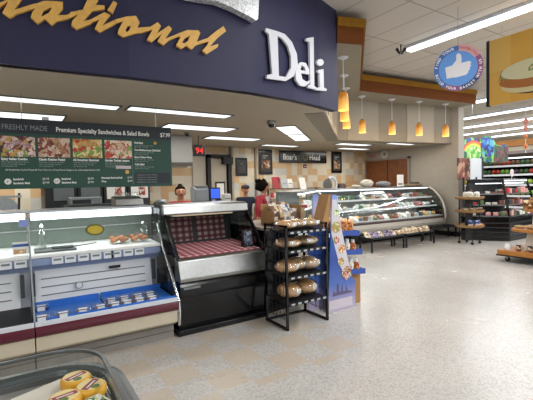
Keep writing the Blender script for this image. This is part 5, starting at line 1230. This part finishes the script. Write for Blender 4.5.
for z, d in ((.66, .04), (.95, .13), (1.24, .22)):
    for i in range(9):
        for dy in (0, .2):
            c_ = rm.choice(mk); x = 10.98+d*.8+i*.15; y = 5.04+d+.08+dy
            if x < 12.25: simple('meat_pack', MB().box(x-.06, x+.06, y-.05, y+.06, z, z+rm.uniform(.08, .17)), mpk[c_], '%s packaged meat facing the aisle in the black merchandiser' % c_, 'meat pack', '%s packs at the front of the black merchandiser' % c_, .008)
    q_ = mpoly(d)
    for i in range(6):
        c_ = rm.choice(mk); u_ = (i+.7)/6.4; x = q_[0][0]+(q_[3][0]-q_[0][0])*u_+.10; y = q_[0][1]+(q_[3][1]-q_[0][1])*u_+.07
        simple('meat_pack', MB().box(-.06, .06, -.05, .05, 0, rm.uniform(.05, .12), Matrix.Translation((x, y, z)) @ Matrix.Rotation(-.93, 4, 'Z')), mpk[c_], '%s packaged meat on the angled left end of the black merchandiser' % c_, 'meat pack', '%s packs at the left end of the black merchandiser' % c_, .008)
t = thing('photo_board', (10.35, 6.02, 1.4), 'narrow brown picture board beside a white panel above the merchandiser', 'board')
obj('board', MB().box(10.06, 10.62, 6.06, 6.08, 1.64, 2.22), patch_mat('meat_photo', ['#5c3428', '#8a5844', '#b58c74', '#3c201a', '#7a4636'], 9), t)
obj('stand_leg', MB().box(10.3, 10.34, 6.03, 6.06, 0, 1.70), blackm, t)
t = thing('white_board', (10.93, 6.02, 1.4), 'tall white panel standing right of the brown picture board', 'board')
obj('board', MB().box(10.65, 11.22, 6.04, 6.06, 1.63, 2.23), mat('panel_white', '#d3d8dc', .5), t); obj('edge', MB().box(11.22, 11.30, 6.03, 6.07, 1.63, 2.25), dark, t)
obj('stand_leg', MB().box(10.9, 10.94, 6.01, 6.04, 0, 1.70), blackm, t)

# ------------------------------------------------------------------ mural, produce wall and the far shop
t = thing('mural_panel', (12.9, 7.0, 2.3), 'bright painted mural panel with rainbow and blue and green leaves', 'mural')
F = stand((11.98, 7.0, 2.22)) @ Matrix.Diagonal((1, .78, 1, 1))
obj('panel', flat_mb([[(-.05, 0), (2.7, 0), (2.72, .75), (2.45, .82), (2.3, .7), (1.9, .78), (1.62, 1.1), (1.2, 1.08), (.9, .9), (.4, .98), (0, .86)]], .03).xf(F), patch_mat('mural_leaves', ['#2f6a3c', '#4fa05c', '#2c5ca8', '#7cc45c', '#3c4c9c', '#8cd0a0', '#1c3c50'], 7), t)
for i, c_ in enumerate(('#c8463c', '#e08c3c', '#e8cf4c', '#7cc45c')):
    obj('rainbow_band', disc(.78-.07*i, 0, .0+.018, 24, a0=math.radians(10), a1=math.radians(150), r0=.71-.07*i).xf(F @ Matrix.Translation((.55, .10, 0))), mat('rainbow_%d' % i, c_, .5), t)
obj('green_bush', flat_mb([ell(.55, .32, .38, .3)], .01).xf(F @ Matrix.Translation((0, 0, .02))), patch_mat('mural_bush', ['#8ccf6c', '#5fa84c', '#b8e08c', '#dff0b0'], 9), t)
obj('peacock', flat_mb([ell(1.35, .62, .42, .42)], .01).xf(F @ Matrix.Translation((0, 0, .022))), patch_mat('mural_peacock', ['#2c4ca8', '#3c7cc8', '#1c2c6c', '#5cb0c8', '#4c8c5c'], 8), t)
obj('dark_vines', flat_mb([[(1.75, 0), (2.7, 0), (2.72, .74), (2.3, .68), (1.8, .74)]], .01).xf(F @ Matrix.Translation((0, 0, .022))), patch_mat('mural_vines', ['#3c4c3c', '#5c4450', '#4a6a4c', '#8c4c54', '#33403c'], 9), t)
for x in (12.5, 14.3): obj('hanger_wire', MB().tube((x, 7.02, 3.1), (x, 7.02, 4.2), .006), steel_d, t)
# produce cooler along X=15.5
px0 = 15.6
t = thing('produce_cooler', (16.0, 6.5, 0), 'long multi-deck produce cooler along the far right wall', 'cooler')
y0, y1 = 2.5, 9.6
def ypr(pts, a, b_):
    mb = MB(); n = len(pts)
    return mb.add([(x, y, z) for y in (a, b_) for x, z in pts], [(i, (i+1) % n, n+(i+1) % n, n+i) for i in range(n)]+[tuple(range(n))[::-1], tuple(range(n, 2*n))])
obj('base', ypr([(15.2, 0), (15.1, .5), (16.7, .5), (16.7, 0)], y0, y1), black, t)
obj('back_wall', ypr([(16.55, .5), (16.55, 2.6), (16.7, 2.6), (16.7, .5)], y0, y1), dark, t)
obj('canopy', ypr([(15.6, 2.44), (15.55, 2.56), (15.7, 2.68), (16.7, 2.68), (16.7, 2.44)], y0, y1), mat('canopy_brown', '#3c2f2a', .5), t)
obj('canopy_lamp', ypr([(15.75, 2.40), (15.75, 2.44), (15.85, 2.44), (15.85, 2.40)], y0, y1), lamp_case, t)
rows = ((15.2, .62, 16.4, .75), (15.35, 1.02, 16.5, 1.12), (15.5, 1.42, 16.5, 1.5), (15.6, 1.80, 16.5, 1.88), (15.7, 2.14, 16.5, 2.2))
for xa, za, xb, zb in rows:
    s_ = obj('shelf', ypr([(xa, za-.03), (xa, za), (xb, zb), (xb, zb-.03)], y0, y1), dark, t); obj('shelf_edge', ypr([(xa-.01, za-.05), (xa-.01, za+.02), (xa, za+.02), (xa, za-.05)], y0, y1), label_w, s_)
pcol = {'green': '#6f9c3c', 'lime green': '#a4bf4c', 'dark green': '#3c5c34', 'red': '#b0382c', 'orange': '#c97a34', 'purple': '#5c3450', 'yellow': '#c8a844', 'pale': '#c9c2a8', 'brown': '#6e4c34'}
rowc = [['orange', 'red', 'yellow', 'brown'], ['green', 'lime green', 'pale', 'purple'], ['lime green', 'green', 'lime green', 'yellow'], ['red', 'dark green', 'purple', 'green'], ['brown', 'dark green', 'brown', 'red']]
pm2 = {}
for c_ in pcol:
    me = bpy.data.meshes.new('produce'); b_ = MB()
    b_.ball((0, 0, .085), .085, .078, .095, 10, 7); me.from_pydata(b_.v, [], b_.f); me.materials.append(mat('produce_'+c_.replace(' ', '_'), pcol[c_], .45, vary=.4, scale=14))
    for p in me.polygons: p.use_smooth = True
    pm2[c_] = me
rp2 = random.Random(5); rown = ['lowest', 'second lowest', 'middle', 'second highest', 'top']
for r, (xa, za, xb, zb) in enumerate(rows):
    for j in range(26):
        y = 5.2+j*.165; c_ = rowc[r][(j//2) % 4]
        o = bpy.data.objects.new('vegetable_bunch', pm2[c_]); COL.objects.link(o); o.location = (xa+.15, y, za+.012+.15*(zb-za)/(xb-xa)-.0); o.rotation_euler = (0, 0, rp2.uniform(0, 6))
        tag(o, '%s vegetable bunch on the %s shelf of the produce cooler' % (c_, rown[r]), 'vegetables', '%s produce on the %s shelf' % (c_, rown[r]))
struct('trim_7', MB().box(17.4, 17.46, -1, 12, 3.0, 3.25), wood)
struct('wall_produce', MB().box(17.46, 17.6, -6, 12, 0, 3.25), mat('far_wall_paint', '#b3a792', .8))
for y, lb in ((7.06, 'orange and pink paper mobile hanging in front of the produce wall'), ):
    t = thing('hanging_mobile', (14.5, y-.8, 2.5), lb, 'mobile'); x, y = 14.5, 6.33
    obj('string', MB().tube((x, y, 2.5), (x, y, 4.2), .006), label_w, t)
    for z, r, c_ in ((3.55, .10, 'mobile_pink'), (3.32, .08, 'mobile_pink'), (3.05, .06, 'mobile_orange'), (2.72, .07, 'mobile_orange')):
        obj('paper_shape', MB().lathe([(.02, -r*1.3), (r, 0), (.02, r*1.2)], 10, (x, y, z)), mat(c_, '#c98478' if 'pink' in c_ else '#c8703c', .6), t)

# flower bouquet in foreground of merchandiser top
t = thing('salad_sign', (12.0, 5.6, 1.63), 'small white rosette card standing on the merchandiser canopy', 'card')
obj('rosette', disc(.11, 0, .01, 12).xf(stand((12.0, 5.6, 1.80))), mat('rosette_white', '#d9cfd0', .5), t); obj('stem', MB().tube((12.0, 5.605, 1.63), (12.0, 5.605, 1.72), .01), whitep, t)

# ------------------------------------------------------------------ wooden tiered bakery stand, right edge
t = thing('wooden_stand', (8.7, 3.0, 0), 'tiered orange-wood bakery stand on castors at the right edge', 'display stand')
obj('base_deck', MB().box(7.95, 9.45, 2.0, 3.98, .14, .235), wood, t, .01)
obj('base_edge', MB().box(7.94, 9.46, 1.99, 3.99, .12, .145), blackm, t)
for x in (8.1, 9.3):
    for y in (2.15, 3.85):
        obj('castor', MB().tube((x-.018, y, .045), (x+.018, y, .045), .045, 16), blackm, t); obj('castor_fork', MB().box(x-.025, x+.025, y-.02, y+.02, .05, .125), steel_d, t)
obj('core_panel', MB().box(8.45, 9.1, 2.3, 3.45, .235, 1.5), mat('core_dark', '#2a211c', .6), t)
obj('tier', MB().slab(rrect(8.02, 9.38, 2.1, 3.86, .3, 5), .60, .655), wood, t, .012)
obj('tier', MB().slab(rrect(8.16, 9.24, 2.3, 3.70, .3, 5), .985, 1.03), wood, t, .012)
obj('tier', MB().slab(rrect(8.32, 9.1, 2.4, 3.42, .2, 5), 1.36, 1.395), wood, t, .012)
cl = MB()
for i in range(9):
    pass
vs = []; fs = []
for j, z in enumerate((.60, .45, .30, .24)):
    for i in range(17):
        y = 2.5+i*.07; vs.append((8.36+.03*math.sin(i*1.7)-j*.045*(1+.4*math.sin(i*.9)), y, z))
for j in range(3):
    for i in range(16): q = j*17+i; fs.append((q, q+1, q+18, q+17))
tag(obj('white_cloth', MB().add(vs, fs), mat('cloth_white', '#d4cfc4', .7), smooth=True), 'white cloth hanging between the lower tiers of the wooden stand', 'cloth')
vs = []
for j, z in enumerate((.98, .86, .74, .66)):
    for i in range(17): vs.append((8.40+.03*math.sin(i*1.3)-j*.04*(1+.4*math.sin(i*1.1)), 2.5+i*.065, z))
tag(obj('white_cloth', MB().add(vs, fs), mat('cloth_white', '#d4cfc4', .7), smooth=True), 'white cloth hanging between the upper tiers of the wooden stand', 'cloth')
rs = random.Random(21)
jm = patch_mat('jam_jar', ['#7a3c34', '#c9c0b0', '#4a3a30', '#a88c6c'], 22)
for i in range(8):
    y = 3.84-i*.2; lid = i % 3 == 0
    t = thing('preserve_jar', (8.06, y, .235), 'small preserve jar with a white lid on the base of the wooden stand' if lid else 'small dark preserve jar on the base of the wooden stand', 'jar', 'white lidded jars on the stand base' if lid else 'dark jars on the stand base')
    obj('glass', MB().lathe([(.045, 0), (.05, .015), (.05, .08), (.04, .095)], 14, (8.06, y, .235)), label_w if lid else jm, t, smooth=True); obj('lid', MB().lathe([(.042, .095), (.042, .115)], 14, (8.06, y, .235)), label_w if lid else blackm, t)
for i in range(7):
    y = 3.7-i*.2
    loaf(8.24, y, .655, 1.5, .2, .12, .06, mat('pastry', '#a9895c', .6, vary=.3, scale=25), i, 'flat tan bakery pack on the wide lower tier of the wooden stand', 'packs on the lower tier', film=False)
for i in range(6):
    y = 3.60-i*.17
    simple('bakery_bag', pouch_mb(.19, .22, .1, i+60).xf(Matrix.Translation((8.52, y-.05, 1.032)) @ Matrix.Rotation(1.5+rs.uniform(-.3, .3), 4, 'Z')), patch_mat('bakery_bag3', ['#b8863c', '#e2d0a8', '#8a5a2c', '#a03c28', '#d9b878'], 16), 'tall golden bakery bag at the back of the upper tier of the wooden stand', 'bakery bag', 'tall bags on the upper tier', 0, True)
    simple('bakery_bag', pouch_mb(.17, .17, .09, i+30).xf(Matrix.Translation((8.34, y, 1.032)) @ Matrix.Rotation(1.5+rs.uniform(-.3, .3), 4, 'Z')), patch_mat('bakery_bag', ['#a8783c', '#d8c49c', '#8a5a2c', '#5c3c20'], 18), 'amber bakery bag standing on the upper tier of the wooden stand', 'bakery bag', 'bags on the upper tier', 0, True)
for i in range(5):
    y = 3.3-i*.19
    simple('bakery_bag', pouch_mb(.16, .16, .09, i+40).xf(Matrix.Translation((8.44, y, 1.397)) @ Matrix.Rotation(1.5+rs.uniform(-.3, .3), 4, 'Z')), patch_mat('bakery_bag2', ['#7c5c34', '#b89a6c', '#4a6a34', '#3c2c1c'], 18), 'brown bakery bag on the topmost tier of the wooden stand', 'bakery bag', 'bags on the topmost tier', 0, True)

# ------------------------------------------------------------------ light, camera
w = bpy.data.worlds.new('world'); SC.world = w; w.use_nodes = True
w.node_tree.nodes['Background'].inputs['Color'].default_value = (.9, .95, 1, 1); w.node_tree.nodes['Background'].inputs['Strength'].default_value = .9

H = 1.6; yaw = math.radians(32.8); pit = math.radians(2.2); roll = math.radians(1.2); FPX = 390.
fw = Vector((math.sin(yaw)*math.cos(pit), math.cos(yaw)*math.cos(pit), -math.sin(pit)))
r0 = Vector((math.cos(yaw), -math.sin(yaw), 0)); u0 = r0.cross(fw)
r = r0*math.cos(roll)-u0*math.sin(roll); u = u0*math.cos(roll)+r0*math.sin(roll)
cd = bpy.data.cameras.new('camera'); cam = bpy.data.objects.new('camera', cd); COL.objects.link(cam)
cam.matrix_world = Matrix(((r.x, u.x, -fw.x, 0), (r.y, u.y, -fw.y, 0), (r.z, u.z, -fw.z, H), (0, 0, 0, 1)))
cd.sensor_fit = 'HORIZONTAL'; cd.sensor_width = 36; cd.lens = 36*FPX/533; cd.clip_start = .05; cd.clip_end = 100
SC.camera = cam
SC.view_settings.view_transform = 'Standard'; SC.view_settings.look = 'None'; SC.view_settings.exposure = 0.; SC.view_settings.gamma = 1.
